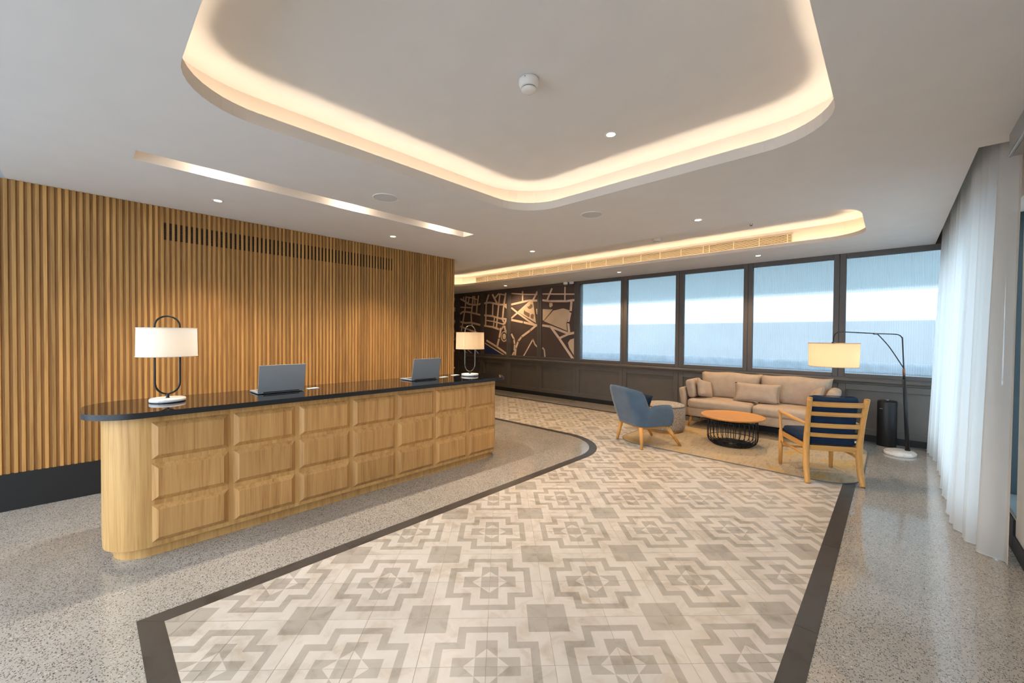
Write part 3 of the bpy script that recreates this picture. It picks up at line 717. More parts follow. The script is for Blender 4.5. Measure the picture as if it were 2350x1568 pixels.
# ---- ceiling speakers
for x, y, lab in ((-3.288, 1.833, 'round flush ceiling speaker between the light slot and the big cove'), (-2.208, 3.48, 'round flush ceiling speaker beside the far corner of the big cove')):
    root = tag(empty('ceiling_speaker', (x, y, CZ)), lab, 'speaker', 'flush ceiling speakers')
    bm = B(); lathe(bm, [(.098, -.001), (.104, -.006), (.112, -.005), (.115, 0)], 40, cap=False); me_obj('bezel', bm, 'white_plastic', root, smooth=True)
    bm = B(); lathe(bm, [(.0005, -.006), (.06, -.0055), (.098, -.003)], 40, cap=False); me_obj('grille', bm, 'speaker_grille', root, smooth=True)
# ---- smoke detectors, sprinkler, cameras
def smoke(loc, lab, s=1.0):
    root = tag(empty('smoke_detector', loc), lab, 'smoke detector', 'ceiling smoke detectors')
    bm = B(); lathe(bm, [(.056*s, 0), (.058*s, -.012*s), (.057*s, -.03*s), (.05*s, -.046*s), (.044*s, -.05*s)], 36, cap=True); me_obj('base', bm, 'white_plastic', root, smooth=True)
    bm = B(); lathe(bm, [(.040*s, -.05*s), (.040*s, -.056*s)], 36); me_obj('vent_slot', bm, 'grey_plastic', root, smooth=True)
    bm = B(); lathe(bm, [(.044*s, -.056*s), (.043*s, -.062*s), (.034*s, -.07*s), (.018*s, -.073*s)], 36); me_obj('sensor_cap', bm, 'white_plastic', root, smooth=True)
    bm = B(); lathe(bm, [(.003*s, -.012*s), (.003*s, -.0155*s)], 10, c=(.02*s, -.0565*s)); me_obj('status_light', bm, 'grey_plastic', root)
smoke((-1.491*1.03, 1.696*1.03, UZ), 'white round smoke detector on the raised ceiling in the big cove')
smoke((-2.58, 5.86, UZ), 'small white smoke detector inside the long cove by the windows', .9)
root = tag(empty('sprinkler_head', (-1.33, 5.81, UZ)), 'small sprinkler head on the ceiling of the long cove', 'sprinkler')
bm = B(); lathe(bm, [(.03, 0), (.028, -.006), (.012, -.008), (.012, -.02)], 20); me_obj('rosette', bm, 'white_plastic', root, smooth=True)
bm = B(); tube(bm, [(-.012, 0, -.02), (-.014, 0, -.032), (0, 0, -.045), (.014, 0, -.032), (.012, 0, -.02)], .003, 6); me_obj('yoke', bm, 'nickel', root)
bm = B(); lathe(bm, [(.016, -.045), (.016, -.048)], 16); me_obj('deflector', bm, 'nickel', root)
for x, y, rz, lab in ((-5.36, 7.40, .6, 'white security camera under the ceiling above the murals, left of the pair'), (-5.20, 7.40, -.4, 'white security camera under the ceiling by the first window, right of the pair')):
    root = tag(empty('security_camera', (x, y, CZ), rz), lab, 'camera', 'security cameras')
    bm = B(); box(bm, -.05, .05, -.035, .035, -.06, 0, bev=.015, seg=3); me_obj('housing', bm, 'white_plastic', root, smooth=True)
    bm = B(); lathe(bm, [(.03, -.06), (.027, -.075), (.012, -.085)], 20); me_obj('dome', bm, 'grey_plastic', root, smooth=True)
    bm = B(); lathe(bm, [(.01, -.083), (.008, -.09)], 12); me_obj('lens', bm, 'black_metal', root, smooth=True)
# ---- long air grille in the back wall of the long cove
root = tag(empty('air_grille', (-4.234, 6.58, 2.735)), 'long cream linear air grille set in the long cove', 'vent')
bm = B(); box(bm, -3.226, 3.226, -.004, -.001, 0, .108); me_obj('backing', bm, 'dark_gap', root)
bm = B(); box(bm, -3.232, 3.232, -.012, -.001, .106, .114); box(bm, -3.232, 3.232, -.012, -.001, -.006, .002); me_obj('frame', bm, 'grille_metal', root)
bm = B(); box(bm, -3.226, 3.226, -.009, -.004, -.0022, .0022); bl = me_obj('blade', bm, 'grille_metal', root, (0, 0, .0135))
for i in range(1, 8): inst('blade', bl.data, root, (0, 0, .0135+i*.0117))
bm = B(); box(bm, -.004, .004, -.012, -.003, 0, .108); br = me_obj('divider', bm, 'grille_metal', root, (-3.222, 0, 0))
for x in (-7.111, -7.043, -6.712, -6.384, -6.048, -5.706, -5.623, -5.288, -4.952, -4.613, -4.275, -4.19, -3.85, -3.51, -3.177, -2.839, -2.495, -2.156, -2.067, -1.731, -1.4, -1.067, -1.012): inst('divider', br.data, root, (x+4.234, 0, 0))

# ---- reception desk
DZ = .906
desk = tag(empty('reception_desk', (-3.72, 1.73, 0)), 'long oak reception desk with rows of raised panels', 'desk')
ox, oy = -3.72, 1.73
def loc(pts): return [(p[0]-ox, p[1]-oy) for p in pts]
bm = B(); prism(bm, loc(rrect(-4.02, -3.44, .11, 3.385, .17, 12)), 0, .075); me_obj('plinth', bm, 'desk_oak', desk, smooth='auto')
bm = B(); prism(bm, loc(rrect(-4.07, -3.40, .06, 3.435, .22, 14)), .072, DZ); me_obj('body', bm, 'desk_oak', desk, smooth='auto')
pw, ph, pb, pd = .405, .237, .030, .024
bm = B()
o_ = [bm.verts.new((0, y, z)) for y, z in ((0, 0), (pw, 0), (pw, ph), (0, ph))]; i_ = [bm.verts.new((pd, y, z)) for y, z in ((pb, pb), (pw-pb, pb), (pw-pb, ph-pb), (pb, ph-pb))]
for k in range(4): bm.faces.new((o_[k], o_[(k+1) % 4], i_[(k+1) % 4], i_[k]))
bm.faces.new(i_); bm.faces.new(o_[::-1])
pan = me_obj('raised_panel', bm, 'panel_oak', desk, (-3.3995-ox, .278-oy, .1))
first = True
for c in range(7):
    for r in range(3):
        if first: first = False; continue
        inst('raised_panel', pan.data, desk, (-3.3995-ox, .278+.4362*c-oy, .1+.265*r))
ct = tag(empty('countertop', (-3.71, 1.75, DZ)), 'polished black granite countertop on the reception desk', 'countertop')
bm = B(); P = [(p[0]+3.71, p[1]-1.75) for p in rrect(-4.07, -3.345, -.03, 3.56, .26, 14)]
prism(bm, P, 0, .036); bmesh.ops.bevel(bm, geom=[e for e in bm.edges if all(abs(v.co.z-.036) < 1e-6 for v in e.verts) or all(abs(v.co.z) < 1e-6 for v in e.verts)], offset=.003, segments=2, affect='EDGES')

bm.normal_update()
for f in bm.faces:
    if abs(f.normal.z) < .9: f.material_index = 1
me_obj('slab', bm, ['counter_granite', 'granite_edge'], ct, smooth='auto')
TZ = DZ+.036
# ---- table lamps on the desk
def point(parent, loc, w, col, r=.03, name='bulb_light'):
    l = bpy.data.lights.new(name, 'POINT'); l.energy = w; l.color = col; l.shadow_soft_size = r
    o = bpy.data.objects.new(name, l); COL.objects.link(o); o.parent = parent; o.location = loc
def table_lamp(x, y, rz, lab, metal, shade_m, w):
    root = tag(empty('table_lamp', (x, y, TZ), rz), lab, 'lamp', 'table lamps on the desk')
    bm = B(); lathe(bm, [(.096, 0), (.096, .004)], 48); me_obj('felt_pad', bm, 'black_metal', root)
    bm = B(); lathe(bm, [(.1, .004), (.103, .008), (.103, .022), (.099, .027)], 48); me_obj('marble_base', bm, 'marble', root, smooth=True)
    bm = B(); lathe(bm, [(.013, .027), (.009, .034), (.011, .05), (.008, .06)], 20); me_obj('neck', bm, 'pole_black', root, smooth=True)
    hw = .069; zb = .055; zt = .612; P = []
    for k in range(17): a = PI+PI*k/16; P.append((0, hw*math.cos(a), zb+.085+.085*math.sin(a)*1.0))
    for k in range(5): P.append((0, hw, zb+.085+(zt-.07-zb-.085)*(k+1)/5))
    for k in range(1, 17): a = PI*k/16; P.append((0, hw*math.cos(a), zt-.07+.07*math.sin(a)))
    for k in range(1, 5): P.append((0, -hw, zt-.07-(zt-.07-zb-.085)*k/5))
    bm = B(); tube(bm, P, .0062, 10, closed=True, up=(1, 0, 0)); me_obj('loop_frame', bm, metal, root, smooth=True)
    sh = .168; z0, z1 = .325, .528
    bm = B(); lathe(bm, [(sh+.003, z0), (sh, z1)], 56, cap=False); s = me_obj('lamp_shade', bm, shade_m, root, smooth=True)
    bm = B()
    for zz, rr in ((z0+.002, sh+.0032), (z1-.002, sh+.0005)): tube(bm, [(rr*math.cos(a), rr*math.sin(a), zz) for a in [2*PI*k/56 for k in range(56)]], .0026, 6, closed=True)
    me_obj('shade_trim', bm, shade_m, s, smooth=True)
    bm = B(); tube(bm, [(0, -sh, z1-.006), (0, sh, z1-.006)], .003, 6); tube(bm, [(0, 0, z1-.006), (0, 0, z0+.11)], .005, 8); me_obj('spider', bm, metal, root)
    bm = B(); bmesh.ops.create_uvsphere(bm, u_segments=16, v_segments=10, radius=.028, matrix=Matrix.Translation((0, 0, z0+.085))); me_obj('bulb', bm, 'bulb_glow', root, smooth=True)
    point(root, (0, 0, z0+.085), w, WARM, .029)
    return root
table_lamp(-3.775, .397, 0, 'table lamp with a white drum shade on the near end of the desk', 'pole_black', 'shade_white', LAMP_W)
table_lamp(-3.735, 3.205, -.22, 'table lamp with a cream drum shade on the far end of the desk', 'nickel', 'shade_linen', LAMP_W)
# ---- laptops and cards
def laptop(x, y, rz, lab, lab2):
    root = tag(empty('laptop', (x, y, TZ), rz), lab, 'laptop', 'open laptops on the desk')
    w, d = .352, .235
    bm = B(); box(bm, -d, 0, -w/2, w/2, .004, .016, bev=.004, seg=2); me_obj('base', bm, 'laptop_grey', root)
    bm = B()
    for fx in (-d+.02, -.02):
        for fy in (-w/2+.03, w/2-.03): lathe(bm, [(.008, 0), (.008, .005)], 10, c=(fx, fy))
    me_obj('rubber_feet', bm, 'laptop_dark', root)
    bm = B(); box(bm, -d+.09, -.03, -w/2+.025, w/2-.025, .0158, .0172); me_obj('keyboard', bm, 'laptop_dark', root)
    bm = B(); box(bm, -d+.015, -d+.08, -.05, .05, .0158, .0166); me_obj('touchpad', bm, 'silver', root)
    mt = Matrix.Translation((-.002, 0, .014)) @ Matrix.Rotation(.20, 4, 'Y')
    bm = B(); box(bm, -.004, .003, -w/2, w/2, 0, .228, bev=.0028, seg=2); xform(bm, mt); lid = me_obj('lid', bm, 'laptop_grey', root)
    bm = B(); box(bm, -.0048, -.0038, -w/2+.012, w/2-.012, .015, .218); xform(bm, mt); me_obj('screen', bm, 'laptop_dark', lid)
    bm = B(); tube(bm, [(-.003, -w/2+.04, .014), (-.003, w/2-.04, .014)], .006, 10); me_obj('hinge', bm, 'laptop_dark', root)
    return root
laptop(-3.705, 1.118, 0, 'open grey laptop on the desk next to the white-shaded lamp', '')
laptop(-3.70, 2.54, 0, 'open grey laptop on the desk next to the cream-shaded lamp', '')
for x, y, lab in ((-3.80, 1.40, 'small white card on the counter beside the nearer laptop'), (-3.80, 2.86, 'small white card on the counter beside the farther laptop'), (-3.90, 3.11, 'small white card on the counter behind the cream-shaded lamp')):
    root = tag(empty('card_stack', (x, y, TZ), .2), lab, 'card', 'white cards on the counter')
    bm = B(); box(bm, -.03, .03, -.047, .047, 0, .0035, bev=.0008, seg=1); me_obj('lower_cards', bm, 'card_white', root)
    bm = B(); box(bm, -.029, .031, -.047, .046, .0035, .005); me_obj('top_card', bm, 'card_white', root)
# small oak ledge past the end of the slat wall
root = tag(empty('wall_ledge', (-5.30, 4.063, .89)), 'short oak ledge sticking out past the end of the slat wall', 'ledge')
bm = B(); box(bm, -.10, .10, 0, .075, 0, .022, bev=.003); me_obj('shelf_board', bm, 'rail_oak', root)
bm = B(); box(bm, -.09, .09, 0, .012, -.05, 0, bev=.002); me_obj('bracket', bm, 'rail_oak', root)

# ---- rug
rug = tag(empty('area_rug', (-1.49, 6.05, 0)), 'beige area rug with mustard patches under the seating', 'rug')
P = [(p[0]+1.49, p[1]-6.05) for p in rrect(-2.80, -.205, 5.02, 7.05, .36, 12)]
bm = B(); prism(bm, P, .0026, .010); me_obj('pile', bm, 'rug_wool', rug)
bm = B(); tube(bm, [(p[0], p[1], .0075) for p in P], .0055, 6, closed=True); me_obj('binding', bm, 'piping', rug, smooth=True)
RZ = .0102
# ---- sofa
sofa = tag(empty('sofa', (-1.475, 6.98, 0)), 'beige fabric two-seat sofa on tapered oak legs under the windows', 'sofa')
def leg(bm, a, b, r0, r1, seg=14): tube(bm, [a, b], [r0, r1], seg)
for sx in (-1, 1):
    for yy, y2 in ((-.29, -.31), (.25, .27)):
        bm = B(); leg(bm, (sx*.86, yy, .175), (sx*.90, y2, RZ), .024, .012); me_obj('leg', bm, 'leg_oak', sofa, smooth=True)
bm = B(); cushion(bm, 1.88, .72, .145, .03, 8, c=(0, .01, .242)); me_obj('base', bm, 'sofa_fabric', sofa, smooth=True)
bm = B(); cushion(bm, 1.86, .13, .52, .04, 8, c=(0, .33, .44)); xform(bm, Matrix.Translation((0, .33, .2)) @ Matrix.Rotation(-.1, 4, 'X') @ Matrix.Translation((0, -.33, -.2))); me_obj('back_frame', bm, 'sofa_fabric', sofa, smooth=True)
for sx in (-1, 1):
    bm = B(); cushion(bm, .085, .74, .45, .035, 8, c=(0, 0, .225)); xform(bm, Matrix.Translation((sx*.945, .005, .172)) @ Matrix.Rotation(sx*.15, 4, 'Y')); me_obj('arm', bm, 'sofa_fabric', sofa, smooth=True)
    bm = B(); cushion(bm, .912, .64, .15, .055, 14, c=(sx*.458, -.055, .375), bulge=.012, sideb=.012); me_obj('seat_cushion', bm, 'sofa_fabric', sofa, smooth=True)
    # back cushions with peaked corners
    bm = B(); pillow(bm, .90, .46, .20, 16, ear=.05)
    for v in bm.verts: v.co.z += .012*math.cos(v.co.x*9)
    xform(bm, Matrix.Translation((sx*.43, .165, .645)) @ Matrix.Rotation(-.20, 4, 'X')); me_obj('back_cushion', bm, 'sofa_fabric', sofa, smooth=True)
    bm = B(); cushion(bm, .13, .46, .30, .055, 10, c=(0, 0, .15)); xform(bm, Matrix.Translation((sx*.865, -.06, .452)) @ Matrix.Rotation(sx*.20, 4, 'Y')); me_obj('arm_cushion', bm, 'sofa_fabric', sofa, smooth=True)
def throw(name, loc, rot, w, h, t, lab, mat='sofa_fabric', cat='pillow', ear=.06):
    root = tag(empty(name, loc), lab, cat)
    root.rotation_euler = rot
    bm = B(); pillow(bm, w, h, t, 14, ear); o = me_obj('cover', bm, mat, root, smooth=True)
    bm = B(); P = []
    n = 12
    for k in range(n): P.append((-1+2*k/n, -1))
    for k in range(n): P.append((1, -1+2*k/n))
    for k in range(n): P.append((1-2*k/n, 1))
    for k in range(n): P.append((-1, 1-2*k/n))
    tube(bm, [(u*w/2*(1-ear*(1-v*v)), 0, v*h/2*(1-ear*1.4*(1-u*u))) for u, v in P], .0035, 6, closed=True, up=(0, 1, 0)); me_obj('seam', bm, mat, root, smooth=True)
    return root
throw('lumbar_pillow', (-1.475, 6.90, .605), (-.35, 0, .03), .60, .29, .13, 'long beige lumbar pillow leaning in the middle of the sofa')
throw('throw_pillow', (-2.20, 6.87, .60), (-.35, .25, 1.15), .30, .29, .12, 'small beige throw pillow at the left arm of the sofa')
throw('throw_pillow', (-.75, 6.87, .61), (-.35, -.25, -1.15), .30, .29, .12, 'small beige throw pillow at the right arm of the sofa')

# ---- blue armchair
ac = tag(empty('armchair', (-2.386, 5.198, 0), -.4995), 'blue velvet armchair on splayed oak legs, standing near the pouf', 'armchair')
FT = [(-.2755, -.29), (.2755, -.29), (.29, .29), (-.29, .29)]
TP = [(-.235, -.255), (.235, -.275), (.235, .11), (-.235, .11)]
for i, (f, t) in enumerate(zip(FT, TP)):
    z0 = .0005 if i == 1 else RZ
    bm = B(); tube(bm, [(f[0], f[1], z0+.004), (t[0], t[1], .275)], [.016, .029], 12); l = me_obj('leg', bm, 'leg_oak', ac, smooth=True)
    bm = B(); lathe(bm, [(.014, z0), (.014, z0+.006)], 12, c=f); me_obj('glide', bm, 'black_metal', l)
for a, b in ((0, 1), (1, 2), (2, 3), (3, 0)):
    bm = B(); bar(bm, (*TP[a], .268), (*TP[b], .268), .022, .034, bev=.004); me_obj('apron_rail', bm, 'arm_oak', ac)
def shell_path(s):            # s in [-1,1]; 0 = middle of the back; returns outline point and outward normal
    hw, yb, yf, r = .325, -.345, .15, .16
    la = (yf-(yb+r)); lc = PI/2*r; lb = hw-r; tot = la+lc+lb
    d = abs(s)*tot; sg = 1 if s >= 0 else -1
    if d <= lb: p = (d, yb); n = (0, -1)
    elif d <= lb+lc:
        a = (d-lb)/r; p = (hw-r+r*math.sin(a), yb+r-r*math.cos(a)); n = (math.sin(a), -math.cos(a))
    else: p = (hw, yb+r+(d-lb-lc)); n = (1, 0)
    return (sg*p[0], p[1]), (sg*n[0], n[1])
def smooth(a, b, x): t = max(0, min(1, (x-a)/(b-a))); return t*t*(3-2*t)
def shell_top(s):
    s = abs(s)
    zb = .785-.05*(min(s, .42)/.40)**4
    za = .552+.012*math.sin(PI*max(0, min(1, (s-.54)/.46)))-.07*smooth(.93, 1.0, s)**2
    z = zb+(za-zb)*smooth(.39, .52, s)
    return z-.032*math.exp(-((s-.535)/.04)**2)
bm = B(); NS = 72; rows = []; th = .062
for i in range(NS+1):
    s = -1+2*i/NS; (px, py), (nx, ny) = shell_path(s); zt = shell_top(s); zb = .283
    back = 1-smooth(.22, .56, abs(s)); ln = .06+.20*back; tin = .03
    def q(t, inn):            # t 0 bottom .. 1 top
        z = zb+(zt-zb)*t; o = ln*(z-zb)-tin*(1-smooth(0, .5, t))-inn
        return bm.verts.new((px+nx*o, py+ny*o, z))
    h = zt-zb; rt = .03/h
    r = [q(0, .0), q(.08, 0), q(.3, 0), q(.6, 0), q(1-2*rt, 0), q(1-.6*rt, .008), q(1, .024), q(1, th-.024), q(1-.6*rt, th-.008), q(1-2*rt, th), q(.6, th), q(.3, th), q(.0, th)]
    rows.append(r)
for i in range(NS):
    for k in range(len(rows[0])): j = (k+1) % len(rows[0]); bm.faces.new((rows[i][k], rows[i+1][k], rows[i+1][j], rows[i][j]))
bm.faces.new(rows[0]); bm.faces.new(rows[-1][::-1])
me_obj('shell', bm, 'blue_velvet', ac, smooth=True)
bm = B(); pts = [(shell_path(-1+2*i/24)[0][0]*.86, shell_path(-1+2*i/24)[0][1]*.88-.01) for i in range(25)]; prism(bm, pts, .2795, .31); me_obj('underframe', bm, 'blue_velvet', ac)
bm = B(); cushion(bm, .52, .50, .125, .045, 10, c=(0, -.055, .362), bulge=.012); me_obj('seat_cushion', bm, 'blue_velvet', ac, smooth=True)
bm = B(); tube(bm, [(shell_path(-1+2*i/60)[0][0]+shell_path(-1+2*i/60)[1][0]*((.06+.20*(1-smooth(.22, .56, abs(-1+2*i/60))))*(shell_top(-1+2*i/60)-.283)-.024), shell_path(-1+2*i/60)[0][1]+shell_path(-1+2*i/60)[1][1]*((.06+.20*(1-smooth(.22, .56, abs(-1+2*i/60))))*(shell_top(-1+2*i/60)-.283)-.024), shell_top(-1+2*i/60)) for i in range(61)], .0035, 6); me_obj('piping', bm, 'blue_velvet', ac, smooth=True)
throw('throw_pillow', (-2.452, 5.078, .54), (-.30, .1, -.4995+.15), .36, .29, .12, 'navy blue pillow on the seat of the blue armchair', 'navy_fabric')

# ---- pouf
pf = tag(empty('pouf', (-2.537, 6.093, 0)), 'round grey speckled pouf between the blue armchair and the sofa', 'pouf')
bm = B(); lathe(bm, [(.265, RZ), (.27, RZ+.004), (.27, .045)], 48); me_obj('plinth', bm, 'arm_oak', pf, smooth=True)
bm = B(); lathe(bm, [(.27, .046), (.293, .05), (.299, .07), (.30, .20), (.299, .37), (.296, .388)], 56); me_obj('side', bm, 'boucle_grey', pf, smooth=True)
bm = B(); lathe(bm, [(.296, .388), (.288, .404), (.25, .416), (.14, .424), (.001, .427)], 56); me_obj('top_pad', bm, 'boucle_grey', pf, smooth=True)
bm = B(); tube(bm, [(.298*math.cos(2*PI*k/64), .298*math.sin(2*PI*k/64), .389) for k in range(64)], .0055, 8, closed=True); me_obj('piping', bm, 'piping', pf, smooth=True)

# ---- coffee table
tb = tag(empty('coffee_table', (-1.542, 5.922, 0)), 'round coffee table with oak top on a black wire cage', 'table')
bm = B(); lathe(bm, [(.345, .362), (.37, .372), (.38, .386), (.379, .393), (.372, .394), (.362, .388), (.28, .386), (.001, .386)], 72); me_obj('table_top', bm, 'table_oak', tb, smooth=True)
prof = spline([(.13, 0, .355), (.23, 0, .357), (.284, 0, .338), (.298, 0, .28), (.299, 0, .18), (.297, 0, .10), (.28, 0, .052), (.235, 0, .022), (.13, 0, .0165), (.055, 0, .0165)], 4)
bm = B(); tube(bm, prof, .0050, 6, up=(0, 1, 0)); wr0 = me_obj('cage_wire', bm, 'black_metal', tb, smooth=True)
NW = 30
for k in range(1, NW): inst('cage_wire', wr0.data, tb, (0, 0, 0), 2*PI*k/NW)
for rr, zz, nm in ((.291, .095, 'lower_ring'), (.13, .355, 'upper_ring'), (.055, .0165, 'foot_ring'), (.235, .0265, 'foot_ring'), (.289, .325, 'shoulder_ring')):
    bm = B(); tube(bm, [(rr*math.cos(2*PI*k/48), rr*math.sin(2*PI*k/48), zz) for k in range(48)], .0042, 6, closed=True); me_obj(nm, bm, 'black_metal', tb, smooth=True)
bm = B(); lathe(bm, [(.15, .358), (.15, .364)], 32); me_obj('mounting_plate', bm, 'black_metal', tb)
bm = B(); lathe(bm, [(.24, RZ), (.24, .0175), (.05, .0175), (.05, RZ)], 40, cap=False); me_obj('glide_ring', bm, 'black_metal', tb)

# ---- oak chair with navy cushions
oc = tag(empty('lounge_chair', (-.547, 5.264, 0), .5294), 'oak lounge chair with ladder back and navy cushions, seen from behind', 'chair')
RX = .232; FXh = .247
def post(sx): return spline([(sx*RX, -.315, 0), (sx*(RX-.004), -.272, .16), (sx*(RX-.006), -.258, .34), (sx*(RX-.002), -.285, .56), (sx*(RX+.006), -.345, .85)], 6)
def post_at(z, sx):
    P = post(sx)
    for i in range(len(P)-1):
        if P[i].z <= z <= P[i+1].z: t = (z-P[i].z)/(P[i+1].z-P[i].z); return P[i].lerp(P[i+1], t)
    return P[-1]
for sx in (-1, 1):
    z0 = .0028
    P = post(sx); P[0].z = z0
    bm = B(); n = len(P); tube(bm, P, [.0225+.0055*math.sin(PI*min(1, i/(n-1)*1.2)) for i in range(n)], 14); me_obj('rear_leg', bm, 'leg_oak', oc, smooth=True)
    bm = B(); lathe(bm, [(.0225, .846), (.022, .853), (.012, .858)], 14, c=(P[-1].x, P[-1].y)); me_obj('post_cap', bm, 'leg_oak', oc, smooth=True)
    bm = B(); tube(bm, [(sx*FXh, .283, RZ), (sx*FXh, .283, .2), (sx*FXh, .283, .396)], [.0175, .021, .019], 14); me_obj('front_leg', bm, 'leg_oak', oc, smooth=True)
    a = post_at(.355, sx)
    bm = B(); bar(bm, a, (sx*FXh, .283, .362), .022, .048, bev=.004); me_obj('seat_rail', bm, 'arm_oak', oc)
    a = post_at(.27, sx)
    bm = B(); tube(bm, [a, (sx*FXh, .283, .265)], .0135, 12); me_obj('side_stretcher', bm, 'arm_oak', oc, smooth=True)
    a = post_at(.585, sx)
    P = spline([a+Vector((0, .005, 0)), (sx*(RX+.012), -.10, .588), (sx*(RX+.035), .12, .606), (sx*(RX+.026), .27, .612), (sx*(RX+.01), .325, .60)], 6)
    bm = B(); n = len(P); tube(bm, P, [.017+.011*math.sin(PI*i/(n-1)) for i in range(n)], 14, flat=.62, up=(0, 0, 1)); me_obj('armrest', bm, 'arm_oak', oc, smooth=True)
    bm = B(); tube(bm, spline([(sx*(RX+.022), .285, .60), (sx*(RX+.026), .262, .44), (sx*(RX+.016), .215, .262)], 5), [.017, .0125], 12); me_obj('arm_post', bm, 'leg_oak', oc, smooth=True)
for z, hgt in ((.79, .048), (.692, .040), (.576, .043), (.478, .040)):
    a = post_at(z, -1); b = post_at(z, 1); P = []
    for k in range(9): t = k/8; p = a.lerp(b, t); p.y -= .022*4*t*(1-t); P.append(p)
    bm = B(); prev = None
    sec = []
    for p in P:
        sec.append([bm.verts.new(p+Vector(d)) for d in ((0, -.009, -hgt/2), (0, .009, -hgt/2), (0, .009, hgt/2), (0, -.009, hgt/2))])
    for i in range(8):
        for k in range(4): bm.faces.new((sec[i][k], sec[i][(k+1) % 4], sec[i+1][(k+1) % 4], sec[i+1][k]))
    bm.faces.new(sec[0]); bm.faces.new(sec[-1][::-1])
    bmesh.ops.bevel(bm, geom=[e for e in bm.edges if abs(e.verts[0].co.x-e.verts[1].co.x) > .02], offset=.005, segments=2, affect='EDGES')
    me_obj('back_rail', bm, 'rail_oak', oc)
bm = B(); bar(bm, post_at(.345, -1), post_at(.345, 1), .022, .05, bev=.004); me_obj('rear_seat_rail', bm, 'rail_oak', oc)
bm = B(); bar(bm, (-FXh, .283, .36), (FXh, .283, .36), .022, .045, bev=.004); me_obj('front_seat_rail', bm, 'rail_oak', oc)
bm = B(); tube(bm, [(-FXh, .283, .215), (FXh, .283, .215)], .012, 12); me_obj('front_stretcher', bm, 'rail_oak', oc, smooth=True)
bm = B()
for k in range(7): y = -.20+.066*k; bar(bm, (-.23, y, .36), (.23, y, .36), .03, .006)
me_obj('seat_webbing', bm, 'navy_fabric', oc)

bm = B(); cushion(bm, .45, .54, .085, .035, 10, c=(0, .035, .41), bulge=.015); sc_ = me_obj('seat_cushion', bm, 'navy_fabric', oc, smooth=True)
bm = B(); tube(bm, rr3 := [(p[0], p[1]+.035, .41) for p in rrect(-.226, .226, -.271, .271, .035, 5)], .004, 6, closed=True); me_obj('piping', bm, 'navy_fabric', sc_, smooth=True)
bm = B(); cushion(bm, .42, .10, .44, .045, 10, c=(0, 0, 0), tb=-.018); xform(bm, Matrix.Translation((0, -.222, .65)) @ Matrix.Rotation(.17, 4, 'X')); bp = me_obj('back_cushion', bm, 'navy_fabric', oc, smooth=True)
bm = B(); P = [(p[0], 0, p[1]) for p in rrect(-.212, .212, -.222, .215, .05, 6)]; tube(bm, P, .004, 6, closed=True, up=(0, 1, 0)); xform(bm, Matrix.Translation((0, -.222, .65)) @ Matrix.Rotation(.17, 4, 'X')); me_obj('piping', bm, 'navy_fabric', bp, smooth=True)
for zz in (.12, -.04):
    bm = B(); box(bm, .19, .225, -.285+.03*(zz < 0), -.28+.03*(zz < 0), zz+.45, zz+.47); me_obj('care_tag', bm, 'card_white', bp)

# ---- arc floor lamp
fl = tag(empty('floor_lamp', (.085, 6.93, 0)), 'arched black floor lamp with cream drum shade and oval marble base', 'lamp')
bm = B(); lathe(bm, [(.98, 0), (1.0, .005), (1.0, .026), (.97, .031)], 56, sx=.15, sy=.205); xform(bm, Matrix.Rotation(-.1, 4, 'Z')); me_obj('marble_base', bm, 'marble', fl, smooth=True)
pb_ = Vector((.07, .13, .031)); D = Vector((-.44, -.9, 0))
def pole(z): return pb_+D*(.11*(z/.97))+Vector((0, 0, z))
bm = B(); tube(bm, [pole(0), pole(.45), pole(.90)], [.021, .0195, .0165], 16); me_obj('lower_pole', bm, 'pole_black', fl, smooth=True)
bm = B(); lathe(bm, [(.027, .031), (.027, .045), (.022, .05)], 20, c=(pb_.x, pb_.y)); me_obj('foot_collar', bm, 'pole_black', fl, smooth=True)
bm = B(); tube(bm, [pole(.94), pole(1.03)], .0125, 14); me_obj('copper_collar', bm, 'copper', fl, smooth=True)
bm = B(); tube(bm, [pole(.89), pole(.95)], [.0165, .0105], 14); me_obj('reducer', bm, 'pole_black', fl, smooth=True)
top = pole(1.37); S = Vector((-.50-.085, 5.96-6.93, 0)); h0 = Vector((top.x, top.y, 0)); dv = (S-h0)
def arm(t, z): p = h0+dv*t; return Vector((p.x, p.y, z))
P = spline([pole(1.0), pole(1.2), pole(1.40), arm(.01, 1.445), arm(.05, 1.475), arm(.14, 1.487), arm(.4, 1.492), arm(.75, 1.503), arm(.90, 1.505), arm(.965, 1.49), arm(.995, 1.45), arm(1.0, 1.36)], 5)
bm = B(); tube(bm, P, .0065, 10); me_obj('arched_arm', bm, 'pole_black', fl, smooth=True)
bm = B(); tube(bm, spline([pole(1.03), pole(1.06)+dv*.02, arm(.20, 1.33), arm(.36, 1.47), arm(.40, 1.485)], 6), .0055, 10); me_obj('brace_rod', bm, 'pole_black', fl, smooth=True)
bm = B(); tube(bm, [arm(.375, 1.487), arm(.435, 1.490)], .0105, 12); me_obj('brace_clamp', bm, 'nickel', fl, smooth=True)
bm = B(); lathe(bm, [(.018, 1.345), (.018, 1.385), (.012, 1.392)], 20, c=(S.x, S.y)); me_obj('shade_fitter', bm, 'nickel', fl, smooth=True)
sr, sz0, sz1 = .236, 1.103, 1.375
bm = B(); lathe(bm, [(sr-.004, sz0), (sr+.003, sz1)], 64, c=(S.x, S.y), cap=False); s_ = me_obj('lamp_shade', bm, 'shade_linen', fl, smooth=True)
bm = B()
for zz, rr in ((sz0+.002, sr-.003), (sz1-.002, sr+.003)): tube(bm, [(S.x+rr*math.cos(2*PI*k/64), S.y+rr*math.sin(2*PI*k/64), zz) for k in range(64)], .003, 6, closed=True)
me_obj('shade_trim', bm, 'shade_linen', s_, smooth=True)
bm = B()
